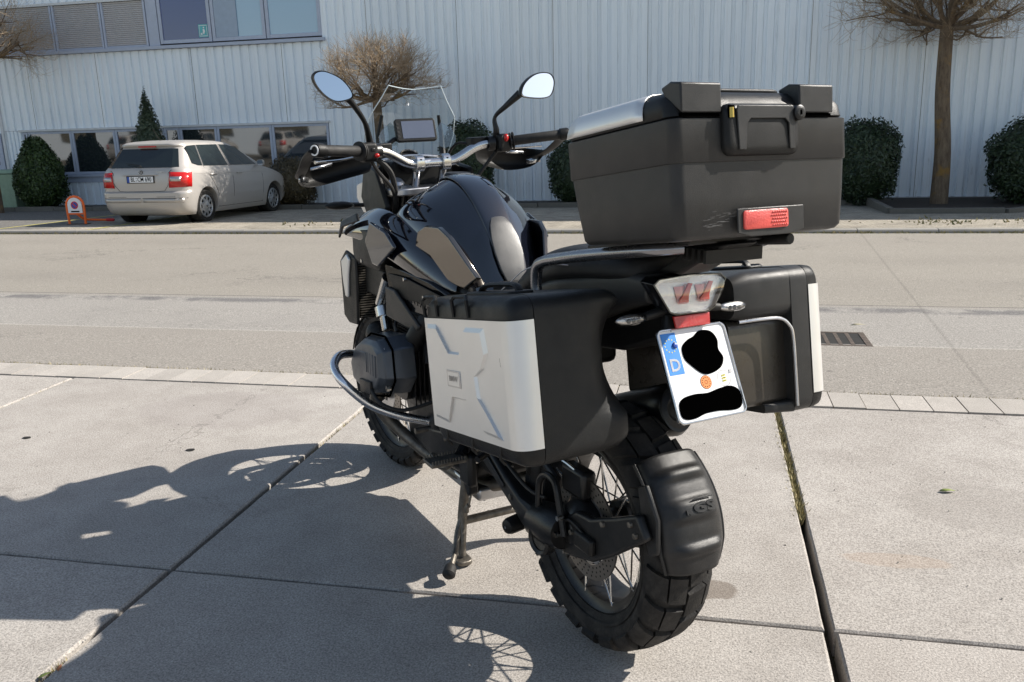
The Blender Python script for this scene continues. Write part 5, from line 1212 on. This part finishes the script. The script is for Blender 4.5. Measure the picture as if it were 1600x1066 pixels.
for k in range(3): g.prism([pp(.80 * PW + a, .605 * PH - .0072 + k * .006 + b, .0037) for a, b in ((-.004, 0), (.003, 0), (.003, .0012), (-.004, .0012))], PN * .0002)
obj(g, 'arms_print', 'black_print', plate, smooth=False)
pflat([(.90 * PW, .52 * PH), (.94 * PW, .52 * PH), (.94 * PW, .56 * PH), (.90 * PW, .56 * PH)], 'seal_code', 'shutter', .0032)

# ---------- swing arm, final drive, shock, rear mudguard
SWR = []
for (x, y, z, hy, hz, r_) in ((.56, .10, .44, .036, .062, .02), (.48, .11, .415, .030, .052, .016), (.40, .12, .385, .026, .040, .012), (.30, .128, .352, .026, .036, .012), (.20, .132, .325, .032, .040, .016), (.13, .130, .315, .040, .050, .03)):
    SWR.append([Vector((x + b_ * .3, y + a_, z + b_ * .95)) for a_, b_ in rrect(-hy, hy, -hz, hz, r_, 3)])
swa = obj(G().loft(SWR), 'swing_arm', 'dark_metal', bevel=.002, ang=28)
obj(G().prism([(.50, .144, .44), (.40, .150, .405), (.30, .156, .365), (.31, .156, .352), (.40, .150, .375), (.50, .144, .40)], (0, .004, 0)), 'swing_arm_rib', 'dark_metal', swa, bevel=.002)
obj(G().tube([(.52, .06, .56), (.36, .09, .52), (.20, .10, .48), (.09, .11, .45)], .012, 10, sm=3), 'torque_rod', 'dark_metal')
for x_, z_ in ((.47, .42), (.26, .345), (.17, .33)): obj(G().rev([(0, .006), (.008, .005), (.009, -.004)], (x_, .158, z_), (0, 1, 0), 8), 'bolt', 'worn_steel', swa)
fd = obj(G().rev([(0, .115), (.03, .112), (.042, .10), (.075, .085), (.085, .06), (.082, .04), (.05, .035)], (.0, .02, .34), (0, 1, 0), 32), 'final_drive', 'black_metal', ang=50)
obj(G().loft([[Vector((.155 - .14 * t, .125, .315 + .02 * t)) + Vector((0, cos(a) * r_, sin(a) * r_)) for a in [2 * pi * k / 20 for k in range(20)]] for t, r_ in ((0, .052), (.3, .056), (.7, .06), (1, .05))]), 'drive_neck', 'black_metal', fd)
obj(G().rev([(.030, .0), (.030, .006), (.038, .012), (.044, .006), (.044, -.02)], (.085, .165, .292), (-.1, 1, 0), 28), 'seal_ring', 'dark_metal', fd)
obj(G().rev([(.0, .002), (.029, .002)], (.085, .165, .292), (-.1, 1, 0), 24), 'seal_cap', 'worn_steel', fd)
kn = obj(G().rev([(0, .024), (.012, .024), (.020, .020), (.024, .010), (.025, -.03), (.018, -.06)], (.243, .165, .268), (-.25, 1, 0), 24), 'pivot_knob', 'black_plastic')
obj(G().rev([(0, .026), (.004, .026), (.004, .02)], (.243, .165, .268), (-.25, 1, 0), 10), 'knob_bolt', 'steel', kn)
obj(G().tube([(.25, .11, .275), (.16, .13, .285), (.10, .14, .285)], [.02, .018, .02], 10, sm=3), 'knob_bracket', 'black_metal')
lp = [(.128, .275), (.127, .35), (.124, .425), (.112, .455), (.085, .472), (.052, .470), (.034, .452), (.018, .405), (-.004, .335)]
obj(G().tube([(x, .145, z) for x, z in lp], .0095, 10, sm=4), 'torque_bracket', 'dark_metal')
for x, z in ((.002, .385), (.012, .335)): obj(G().rev([(0, .006), (.007, .006), (.007, -.01)], (x, .158, z), (0, 1, 0), 10), 'bolt', 'steel')
# mudguard arm
AP_ = [(.06, .300), (.02, .375), (-.035, .412), (-.10, .418), (-.20, .462), (-.29, .505), (-.325, .455), (-.25, .40), (-.19, .355), (-.11, .305), (.02, .268)]
obj(G().prism([(x, .108, z) for x, z in AP_], (0, .024, 0)), 'mudguard_arm', 'dark_metal', bevel=.008, seg=3)
obj(G().box((-.13, .128, .330), (-.05, .15, .375)), 'speed_sensor', 'black_plastic', bevel=.008)
mg = []
A0, A1 = 131, 176
for k in range(45):
    t = k / 44; a = R(A0 + (A1 - A0) * t); row = []
    wv = (.088 + .006 * sin(t * pi)) * (1 if t < .8 else 1 - (t - .8) * .6)
    lift = 0
    for c_, wd_, hh in ((.20, .055, .012), (.49, .100, .011), (.80, .055, .012)):
        lift = max(lift, hh * min(1, max(0, 1 - abs(t - c_) / wd_) * 2.2))
    for q in range(15):
        s = -1 + q / 7; flat_ = (1 - abs(s) ** 3.5)
        r = .333 + .008 * sin(t * pi) + .034 * flat_ + lift * max(0, 1 - (abs(s + .12 if s > 0 else s - .12) / .92) ** 4 if False else 1 - (abs(s - .0) / .74) ** 6)
        row.append(Vector((r * cos(a), s * wv, .34 + r * sin(a))))
    mg.append(row)
mud = obj(G().grid(mg), 'rear_mudguard', 'guard_plastic', solid=.004, ang=60)
for s in (1, -1):
    lipr = [mg[k][14 if s > 0 else 0] for k in range(45)]
    obj(G().tube(lipr, .004, 8), 'mudguard_edge', 'guard_plastic', mud)
obj(G().prism([(-.255, .094, .555), (-.285, .094, .57), (-.33, .094, .50), (-.335, .094, .42), (-.305, .094, .40), (-.275, .094, .47)], (0, .012, 0)), 'mudguard_bracket', 'guard_plastic', mud, bevel=.004)
aM = R(A0 + (A1 - A0) * .49); rM = .333 + .008 + .034 + .011; cM = Vector((rM * cos(aM), 0, .34 + rM * sin(aM))); nM = Vector((cos(aM), 0, sin(aM))); uM = Vector((0, -1, 0)); vM = nM.cross(uM)
if vM.z < 0: vM = -vM
text_G('GS', .030, .0024, .0012, lambda p: cM + uM * (p.x * 1.7 + .016) + vM * p.y + nM * (.0005 + p.z - (p.x * 1.7 + .016) ** 2 * 1.2)).obj('mudguard_lettering', 'dark_metal', mud)
text_G('R', .014, .0016, .0008, lambda p: cM + uM * (p.x * 1.4 - .030) + vM * (p.y - .005) + nM * (.001 + p.z)).obj('mudguard_lettering', 'dark_metal', mud)
for dz in (.021, .0): 
    if dz: obj(G().prism([cM + uM * a + vM * (dz + b) + nM * .001 for a, b in ((-.016, -.0018), (.045, -.0018), (.045, .0018), (-.010, .0018))], nM * .002), 'mudguard_stripe', 'dark_metal', mud, bevel=.0008)
# shock, brake line, caliper
obj(G().tube([(.36, -.02, .48), (.34, -.02, .80)], .022, 12), 'rear_shock', 'dark_metal')
sp_ = [(.355 - .015 * t / 40 + .038 * cos(t * .9), -.02 + .038 * sin(t * .9), .52 + t * .0065) for t in range(41)]
obj(G().tube(sp_, .005, 6, sm=2), 'shock_spring', 'worn_steel')
obj(G().box((-.02, .055, .42), (.09, .10, .50)).box((.0, .05, .38), (.06, .09, .44)), 'brake_caliper', 'black_metal', bevel=.012)
obj(G().tube([(.32, .15, .52), (.16, .15, .53), (.06, .12, .52), (.02, .10, .50)], .0045, 8, sm=5), 'brake_line', 'steel')
# silencer on the right
s0, s1 = Vector((.42, -.15, .46)), Vector((-.10, -.13, .66)); d_ = (s1 - s0).normalized()
ex = obj(G().loft([[p + Vector((0, 1, 0)) * cos(a) * r_ * .95 + d_.cross(Vector((0, 1, 0))) * sin(a) * r_ * 1.15 for a in [2 * pi * k / 28 for k in range(28)]] for p, r_ in ((s0, .03), (s0 + d_ * .08, .055), (s0 + d_ * .5, .060), (s1 - d_ * .02, .060), (s1, .052))]), 'silencer', 'black_metal', ang=50)
obj(G().rev([(.028, .004), (.034, .006), (.052, .0), (.053, -.012)], s1, d_, 28), 'silencer_rim', 'dark_metal', ex)
obj(G().rev([(0, -.01), (.028, -.01), (.029, .004)], s1, d_, 20), 'silencer_outlet', 'pit', ex)

# ---------- foot pegs, centre stand
for s in (1, -1):
    pg = obj(G().tube([(.60, s * .12, .42), (.56, s * .16, .40), (.53, s * .19, .385)], .018, 10), 'peg_bracket', 'black_metal')
    obj(G().box((.49, min(s * .185, s * .30), .375), (.56, max(s * .185, s * .30), .387)), 'foot_peg', 'worn_steel', pg, bevel=.003)
    tt = G()
    for k in range(12):
        for x in (.492, .552): tt.prism([(x - .003, s * (.19 + k * .0095), .386), (x + .003, s * (.19 + k * .0095), .386), (x, s * (.19 + k * .0095), .397)], (0, s * .004, 0))
    obj(tt, 'peg_teeth', 'worn_steel', pg, smooth=False)
    obj(G().prism([(.62, s * .15, .44), (.68, s * .15, .50), (.62, s * .15, .62), (.55, s * .15, .60), (.50, s * .15, .44), (.54, s * .15, .38)], (0, s * .012, 0)), 'heel_plate', 'black_metal', bevel=.006)
    obj(G().tube([(.22, s * .15, .56), (.27, s * .2, .50), (.24, s * .27, .485)], .010, 8), 'passenger_peg', 'black_metal')
obj(G().tube([(.62, .15, .41), (.74, .185, .40), (.78, .19, .395)], .006, 8).tube([(.78, .18, .395), (.78, .235, .395)], .010, 10), 'gear_lever', 'worn_steel')
obj(G().box((.52, .13, .27), (.60, .165, .38)), 'peg_plate', 'dark_metal', bevel=.012)
stn = obj(G().tube([(.60, .125, .34), (.605, .14, .24), (.61, .15, .14), (.585, .165, .07), (.575, .17, .025)], [.017, .016, .016, .013, .012], 14, sm=4), 'centre_stand', 'worn_steel', ang=80)
obj(G().tube([(.60, -.125, .34), (.605, -.14, .24), (.61, -.15, .14), (.585, -.165, .07), (.575, -.17, .025)], [.017, .016, .016, .013, .012], 14, sm=4), 'stand_leg', 'worn_steel', stn, ang=80)
obj(G().tube([(.61, .15, .125), (.61, -.15, .125)], .0135, 14), 'cross_tube', 'worn_steel', stn)
for s in (1, -1): obj(G().loft([[(x, y, z) for (x, y) in rrect(.54, .615, min(s * .145, s * .20), max(s * .145, s * .20), .02)] for z in (.003, .018)]), 'stand_foot', 'worn_steel', stn, bevel=.003)
obj(G().tube([(.612, .148, .15), (.595, .175, .10), (.56, .20, .06), (.525, .225, .045), (.50, .245, .035)], [.010, .010, .010, .009, .009], 10, sm=4), 'stand_pedal_arm', 'worn_steel', stn)
obj(G().tube([(.505, .238, .040), (.498, .246, .036), (.478, .262, .027), (.470, .268, .023)], [.012, .019, .021, .010], 14, sm=3), 'stand_pedal_rubber', 'rubber', stn)
obj(G().tube([(.57, .13, .27), (.555, .145, .23), (.56, .15, .20)], .004, 8).tube([(.56, .15, .20), (.565, .155, .19), (.565, .155, .175)], .008, 8), 'stand_spring_hook', 'worn_steel', stn)
obj(G().loft([[(x, .13 + dy, z) for (x, z) in ((.53, .36), (.60, .36), (.60, .30), (.55, .235), (.525, .25))] for dy in (0, .03)]), 'stand_mount', 'dark_metal', stn, bevel=.006)

# ---------- luggage: side cases
tP = R(9.3)
def pn(u, y, v): return Vector((-.314 + u * cos(tP) + v * sin(tP), y, .676 - u * sin(tP) + v * cos(tP)))
L_, H_ = .462, .357
def case_parts(s, root):
    nm = obj
    # outer lid: bands with rounded edges
    def ring(y, e, r, u0=0, u1=L_, v0=0, v1=H_): return [pn(u, s * y, v) for u, v in rrect(u0 + e, u1 - e, v0 + e, v1 - e, r, 6)]
    lid = nm(G().loft([ring(.380, .001, .030), ring(.392, .001, .030), ring(.412, .004, .030), ring(.424, .012, .030), ring(.430, .024, .028), ring(.431, .06, .02)]), 'case_lid', 'black_plastic', root, ang=50)
    # aluminium panel wrapping over the rear corner
    v0, v1 = .043, .308
    prof_ = [(-.0015, .382), (-.0018, .400), (.0010, .413), (.0075, .424), (.018, .4320), (.030, .4355), (.036, .4365), (.040, .4366), (.20, .4366), (.425, .4366), (.430, .4366), (.4455, .4345), (.456, .427), (.4635, .415), (.4640, .392)]
    pf_ = []
    for i_ in range(len(prof_) - 1):
        q0, q1, q2, q3 = prof_[max(i_ - 1, 0)], prof_[i_], prof_[i_ + 1], prof_[min(i_ + 2, len(prof_) - 1)]
        m_ = 1 if q2[0] - q1[0] > .05 else 4
        for j_ in range(m_):
            t_ = j_ / m_; pf_.append(tuple(.5 * ((2 * q1[k]) + (-q0[k] + q2[k]) * t_ + (2 * q0[k] - 5 * q1[k] + 4 * q2[k] - q3[k]) * t_ * t_ + (-q0[k] + 3 * q1[k] - 3 * q2[k] + q3[k]) * t_ ** 3) if m_ > 1 and i_ < 7 else q1[k] + (q2[k] - q1[k]) * t_ for k in (0, 1)))
    pf_.append(prof_[-1])
    rows_ = [[pn(u, s * y, v0 + (v1 - v0) * t) for u, y in pf_] for t in (0, 1)]
    pan = nm(G().grid(rows_), 'aluminium_panel', 'alu_sheet', lid, smooth=False, solid=.0015)
    # pressed X relief
    def X2(a, b, d): return pn(.052 + (1 - a) * .385, s * (.4366 + d), v1 - .004 - b * (v1 - v0 - .008))
    XS = [(.02, .03), (.16, .03), (.33, .27), (.50, .27), (.60, .04), (.84, .04), (.87, .24), (.80, .38), (.70, .46), (.72, .66), (.84, .80), (.97, .97), (.76, .955), (.55, .70), (.33, .70), (.24, .955), (.03, .93), (.03, .80), (.16, .62), (.16, .44), (.06, .28)]
    def sc2(k): cx_, cy_ = .5, .5; return [(cx_ + (a - cx_) * k, cy_ + (b - cy_) * k) for a, b in XS]
    nm(G().loft([[X2(a, b, 0) for a, b in XS], [X2(a, b, .0075) for a, b in sc2(.90)]]), 'pressed_relief', 'alu_sheet', lid, smooth=False)
    nm(G().prism([X2(a, b, .0076) for a, b in ((.31, .44), (.50, .44), (.50, .59), (.31, .59))], (0, s * .0016, 0)), 'badge_frame', 'alu_cast', lid, bevel=.0008)
    nm(G().prism([X2(a, b, .0093) for a, b in ((.325, .455), (.485, .455), (.485, .575), (.325, .575))], (0, s * .0003, 0)), 'badge_face', 'alu_sheet', lid, smooth=False)
    cB = X2(.405, .515, .0098); uB = (pn(0, 0, 0) - pn(1, 0, 0)).normalized() * (1 if s > 0 else -1); vB = (pn(0, 0, 1) - pn(0, 0, 0)).normalized()
    text_G('BMW', .018, .0006, .0003, lambda p: cB + uB * p.x * 1.1 + vB * p.y + Vector((0, s * (abs(p.z)), 0))).obj('badge_lettering', 'alu_cast', lid)
    # feet and ribs on the bands
    for u0 in (.372, .20):
        nm(G().tube([pn(u0, s * .431, .312), pn(u0, s * .434, .350), pn(u0 + .008, s * .43, .358), pn(u0 + .070, s * .43, .358), pn(u0 + .078, s * .434, .350), pn(u0 + .078, s * .431, .312)], .0048, 6), 'lid_foot', 'black_plastic', lid)
    for u0 in (.10, .24, .38):
        nm(G().tube([pn(u0, s * .428, .040), pn(u0 + .004, s * .432, .012), pn(u0 + .006, s * .42, -.002)], .0035, 6), 'lid_rib', 'black_plastic', lid)
    if s > 0:
        nm(G().tube([pn(.055, s * .4368, .232), pn(.052, s * .4368, .214)], .0016, 6), 'scratch', 'worn_steel', lid)
    # carrying handle
    nm(G().tube([pn(.14, s * .33, .352), pn(.155, s * .33, .372), pn(.20, s * .33, .376), pn(.28, s * .33, .376), pn(.32, s * .33, .370), pn(.335, s * .33, .352)], .010, 8, sm=4, flat=.6), 'carry_handle', 'black_plastic', root)
    nm(G().loft([[pn(u, s * y, v) for (u, y) in rrect(.12, .36, .30, .365, .02)] for v in (.353, .362)]), 'handle_base', 'black_plastic', root, bevel=.003)
M['case_shade'] = pm('smooth inner case plastic', (.040, .034, .027), .3, var=.08)
lc = obj(G().rev([(.0, 0), (.0001, 0)], (0, .3, .85), (0, 1, 0), 3), 'pannier', 'black_plastic', label='left pannier') if False else None
# left body: full profile outside, scooped towards the tail
def prof_pts(e, scoop, v0=0, v1=H_, fr=0):
    out = []
    for u, v in rrect(e, L_ - e - fr, v0 + e, v1 - e, .035, 6): out.append([u, v])
    # densify the rear edge (u ~ e) where the scoop sits
    res = []
    n = len(out)
    for i in range(n):
        res.append(out[i]); a, b = out[i], out[(i + 1) % n]
        if abs(a[0] - e) < 1e-6 and abs(b[0] - e) < 1e-6 and abs(a[1] - b[1]) > .1:
            for k in range(1, 16): res.append([e, a[1] + (b[1] - a[1]) * k / 16])
    for p in res:
        if p[0] < .06 and scoop:
            t = (p[1] - .085) / .235
            if 0 < t < 1: p[0] += scoop * sin(pi * t) ** .7
    return res
rings = [[pn(u, y, v) for u, v in prof_pts(e, sc_)] for y, e, sc_ in ((.3785, 0, 0), (.34, .001, 0), (.30, .002, 0), (.255, .002, 0), (.22, .003, .012), (.185, .006, .055), (.162, .014, .085), (.155, .03, .10))]
lb = obj(G().loft(rings), 'pannier', 'pannier_plastic', ang=45, label='left pannier, its rear lower half sunlit')
case_parts(1, lb)
# right body with a recess for the silencer
def rr3(y, u0, u1, v0, v1, r): return [pn(u, -y, v) for u, v in rrect(u0, u1, v0, v1, r, 6)]
rb = obj(G().loft([rr3(.3785, 0, L_, 0, H_, .035), rr3(.345, .001, L_, 0, H_, .035), rr3(.328, .003, L_, .0, H_, .035)]), 'pannier', 'grey_plastic', ang=45, label='right pannier, recessed for the silencer')
obj(G().loft([rr3(.329, .004, L_ - .005, .238, H_ - .002, .030), rr3(.20, .004, L_ - .005, .238, H_ - .002, .030), rr3(.16, .014, L_ - .02, .245, H_ - .012, .03)]), 'case_shoulder', 'grey_plastic', rb, ang=45)
obj(G().loft([rr3(.329, .035, L_ - .01, .02, .24, .02), rr3(.155, .035, L_ - .01, .03, .24, .02)]), 'silencer_recess', 'case_shade', rb, ang=45)
rim_ = [pn(.004, -.16, .240), pn(.0, -.23, .240), pn(.0, -.285, .236), pn(-.001, -.312, .218), pn(-.002, -.322, .19), pn(-.002, -.324, .10), pn(-.002, -.324, .02)]
obj(G().tube(rim_, .0042, 8, sm=4), 'recess_rim', 'alu_cast', rb)
obj(G().loft([rr3(.329, .012, .20, .002, .03, .008), rr3(.25, .03, .20, .008, .03, .006)]), 'case_floor', 'grey_plastic', rb)
case_parts(-1, rb)

# ---------- luggage: top case
tT = R(7.5)
def tc(u, y, v): return Vector((-.506 + u * cos(tT) + v * sin(tT), y, 1.147 - u * sin(tT) + v * cos(tT)))
def tr(v, u0, u1, w_, r): return [tc(u, y, v) for u, y in rrect(u0, u1, -w_, w_, r, 8)]
base = obj(G().loft([tr(0, .020, .312, 0.1980, 0.022), tr(.003, .009, .322, 0.2090, 0.023), tr(.011, .002, .328, 0.2145, 0.023), (tr(.08, -.003, .342, 0.2175, 0.022)), tr(.146, -.006, .352, 0.2195, 0.022)]), 'top_case', 'grey_plastic', ang=50, label='black hard top case with aluminium side inlays')
obj(G().loft([tr(.141, -.0072, .355, 0.2210, 0.022), tr(.1425, -.0085, .3555, 0.2222, 0.022), tr(.219, -.0092, .357, 0.2225, 0.022), tr(.2205, -.007, .355, 0.2205, 0.022)]), 'case_skirt', 'grey_plastic', base, ang=50)
lid2 = obj(G().loft([tr(.2215, -.005, .355, 0.2165, 0.034), tr(.2245, -.0095, .358, 0.2205, 0.036), tr(.246, -.006, .356, 0.2185, 0.038), tr(.260, .003, .349, 0.2130, 0.041), tr(.270, .018, .337, 0.2020, 0.043), tr(.2745, .040, .32, 0.1860, 0.043), tr(.278, .09, .27, 0.1360, 0.043)]), 'case_lid', 'black_plastic', base, ang=60)
for s in (1, -1):
    pr_ = [(.2208, .2275), (.2198, .240), (.2165, .2525), (.2100, .2625), (.2015, .2705), (.189, .2755), (.165, .2777)]
    def up(k):    # rear edge leans forward at the top, front edge follows the lid
        return .078 + .002 * k, .345 - .004 * k
    rows_ = [[tc(up(i)[0] + (up(i)[1] - up(i)[0]) * t, s * (y + .0012), v) for i, (y, v) in enumerate(pr_)] for t in [q / 8 for q in range(9)]]
    obj(G().grid(rows_), 'aluminium_inlay', 'alu_sheet', lid2, solid=.002, off=0, ang=70)
    a_, b_ = (.114, .208) if s > 0 else (-.172, -.080)
    obj(G().prism([tc(-.015, a_, .2275), tc(-.017, a_, .281), tc(.012, a_, .2865), tc(.040, a_, .279), tc(.03, a_, .262)], (0, b_ - a_, 0)), 'hinge_block', 'grey_plastic', lid2, bevel=.0035)
    obj(G().prism([tc(-.012, a_ + .004, .2225), tc(-.012, b_ - .004, .2225), tc(-.012, b_ - .004, .228), tc(-.012, a_ + .004, .228)], (.01, 0, 0)), 'block_gap', 'black_print', lid2, smooth=False)
obj(G().loft([[tc(u, y, v) for u, y in rrect(.05, .33, -.12, .12, .05, 6)] for v in (.276, .284)]), 'lid_rack_plate', 'black_plastic', lid2, bevel=.003)
obj(G().tube([tc(.36, .10, .24), tc(.385, .10, .262), tc(.385, .0, .268), tc(.385, -.10, .262), tc(.36, -.10, .24)], .009, 8, sm=4), 'lid_handle', 'black_plastic', lid2)
# latch housing
def lt(y, v, d): return tc(-.012 - d, y, v)
def lring(d, e, r): return [lt(y, v, d) for y, v in rrect(-.072 + e, .114 - e, .150 + e, .2445 - e, r, 6)]
lat = obj(G().loft([lring(-.01, 0, .018), lring(.004, .0, .018), lring(.009, .003, .018), lring(.0125, .009, .016), lring(.0135, .016, .014)]), 'latch_housing', 'black_plastic', base, ang=50)
obj(G().prism([lt(y, v, .0120) for y, v in ((.108, .2405), (.092, .2405), (.088, .2175), (.108, .2175))], (-.0008, 0, 0)), 'latch_recess', 'black_print', lat, smooth=False)
hp = [(.088, .240), (-.048, .240), (-.052, .236), (-.055, .160), (-.040, .160), (-.037, .208), (-.028, .216), (.058, .216), (.066, .208), (.069, .160), (.086, .160), (.091, .232)]
obj(G().prism([lt(y, v, .0118 + (.003 if v > .2 else .0008)) for y, v in hp], (-.0030, 0, 0)), 'latch_handle', 'grey_plastic', lat, bevel=.002)
obj(G().tube([lt(.100, .236, .012), lt(.100, .218, .012)], .0055, 12), 'hinge_pin', 'brass', lat)
lk = obj(G().rev([(0, .008), (.0105, .008), (.014, .006), (.0145, .0), (.0145, -.03)], lt(-.0625, .226, .016), (-1, 0, .1), 28), 'lock', 'dark_metal', lat)
obj(G().rev([(0.0, .0), (.008, 0), (.009, -.001)], lt(-.0625, .226, .0245), (-1, 0, .1), 20), 'lock_barrel', 'dark_metal', lk)
obj(G().prism([lt(-.0610, .2215, .0252), lt(-.0640, .2215, .0252), lt(-.0640, .2305, .0252), lt(-.0610, .2305, .0252)], (-.0006, 0, 0)), 'keyhole', 'black_print', lk, smooth=False)
text_G('VARIO', .008, .0002, .0002, lambda p: lt(.070 - p.x * 1.2, .229 + p.y, .0430 + abs(p.z))).obj('latch_lettering', 'shutter', lat) if False else None
# red reflector of the case
obj(G().prism([tc(-.006 - .001, y, v) for y, v in ((.082, .008), (.082, .054), (-.088, .054), (-.088, .008), (-.05, .0), (.05, .0))], (-.0035, 0, 0)), 'reflector_housing', 'grey_plastic', base, bevel=.002)
obj(G().loft([[tc(-.0105 - d, y, v) for y, v in rrect(-.044 + e, .069 - e, .0135 + e, .049 - e, .006, 4)] for d, e in ((0, 0), (.0025, 0), (.004, .003))]), 'case_reflector', 'red_case', base, ang=50)
g = G()
for r_ in range(5):
    for c_ in range(7): g.rev([(0, .0016), (.0016, .001), (.0024, 0)], tc(-.0148, -.038 + c_ * .0058 + (r_ % 2) * .0029, .0185 + r_ * .0062), (-1, 0, 0), 5)
obj(g, 'reflector_texture', 'red_case', base)
# scuffs on the case: pale scratches
M['scuff'] = pm('pale scuffed plastic', (.13, .13, .13), .6)
g = G()
for _ in range(34):
    y = .105 + rnd.gauss(0, .022); v = .040 + rnd.gauss(0, .006)
    if rnd.random() < .4: y = .150 + rnd.gauss(0, .014); v = .024 + rnd.gauss(0, .0035)
    l_ = rnd.uniform(.004, .022); dv = rnd.gauss(0, .10) * l_
    u_ = -.0034 - max(0, v - .014) * .012
    if y < .168 and v > .016: g.add([tc(u_, y, v), tc(u_, y - l_, v + dv), tc(u_, y - l_, v + dv + .00035), tc(u_, y, v + .00035)], [(0, 1, 2, 3)])
obj(g, 'scratches', 'scuff', base, smooth=False)

# ---------- fasteners, hoses and wiring on the left side
for (x, y, z, r_) in ((.66, .238, .86, .006), (.78, .252, .90, .006), (.86, .262, .80, .006), (.60, .166, .60, .008), (.56, .166, .44, .008), (.64, .166, .50, .007), (.52, .14, .36, .008)):
    obj(G().rev([(0, .004), (r_, .003), (r_, -.006)], (x, y, z), (0, 1, 0), 8), 'bolt', 'steel')
for pts, r_ in (([(.72, .17, .80), (.66, .20, .72), (.64, .19, .60), (.60, .17, .50), (.58, .16, .42)], .007), ([(.80, .16, .78), (.74, .20, .70), (.70, .215, .64)], .009), ([(.55, .155, .72), (.50, .16, .60), (.44, .15, .50), (.34, .14, .43), (.18, .15, .40), (.10, .14, .40)], .005), ([(1.06, .20, .66), (1.10, .22, .60), (1.08, .24, .52)], .011), ([(.92, .22, .76), (.88, .25, .735), (.84, .26, .72)], .006)):
    obj(G().tube(pts, r_, 8, sm=5), 'hose', 'rubber')
for s in (1, -1):
    for (u, v) in ((.03, .34), (.43, .34), (.03, .018), (.43, .018)):
        pass
for k in range(3): obj(G().tube([(.655 + k * .02, .168, .33 + k * .06), (.66 + k * .02, .176, .33 + k * .06)], .010, 10), 'drain_plug', 'worn_steel')
obj(G().tube([(.63, .16, .34), (.66, .175, .30), (.72, .18, .285), (.80, .17, .29)], .011, 10, sm=4), 'side_stand', 'worn_steel')

for s in (1, -1):
    obj(G().tube([(x, s * .328, z) for x, z in ((1.005, .655), (.90, .712), (.765, .728), (.705, .698), (.692, .602), (.748, .538), (.90, .500), (1.035, .518), (1.062, .59), (1.005, .655))], .0035, 6), 'cover_gasket', 'black_print')
    obj(G().prism([(.84, s * .366, .665), (.93, s * .366, .655), (.95, s * .366, .60), (.84, s * .366, .60)], (0, s * .004, 0)), 'cover_boss', 'head_metal', bevel=.003)
    for k in range(4): obj(G().box((.76 + k * .022, s * .366 - .003, .60), (.768 + k * .022, s * .366 + .003, .67)), 'cover_rib', 'head_metal', bevel=.002)
    obj(G().tube([(.80, s * .37, .55), (.74, s * .36, .52), (.70, s * .30, .50), (.68, s * .2, .52)], .006, 8, sm=4), 'ignition_lead', 'rubber')

for x_, z_ in ((-.02, .35), (-.16, .43), (-.27, .475), (-.29, .455)): obj(G().rev([(0, .006), (.007, .005), (.008, -.004)], (x_, .134, z_), (0, 1, 0), 8), 'bolt', 'worn_steel')
obj(G().tube([(.02, .135, .36), (-.02, .140, .385), (-.08, .138, .372), (-.10, .136, .35)], .004, 8, sm=4), 'sensor_lead', 'rubber')

M['reflection_panel_metal'] = pm('metal tone for tank reflection', (.20, .185, .165), .10, 1, var=.02, rvar=.01)
SPN = [(0.754, 0.222, 1.005), (0.749, 0.214, 1.051), (0.705, 0.206, 1.072), (0.631, 0.196, 1.072), (0.583, 0.185, 1.045), (0.503, 0.135, 0.931), (0.561, 0.15, 0.891), (0.622, 0.172, 0.909), (0.675, 0.205, 0.983), ]  # panel added and shaped to stand for a ground reflection on the tank
for s in (1, -1):
    ky = 1 if s > 0 else .84
    obj(G().loft([[Vector((x, s * (y - .02) * ky, z)) for x, y, z in SPN], [Vector((x, s * y * ky, z)) for x, y, z in SPN]]), 'tank_reflection_panel', 'reflection_panel_metal', tank, bevel=.004, seg=3, ang=50)
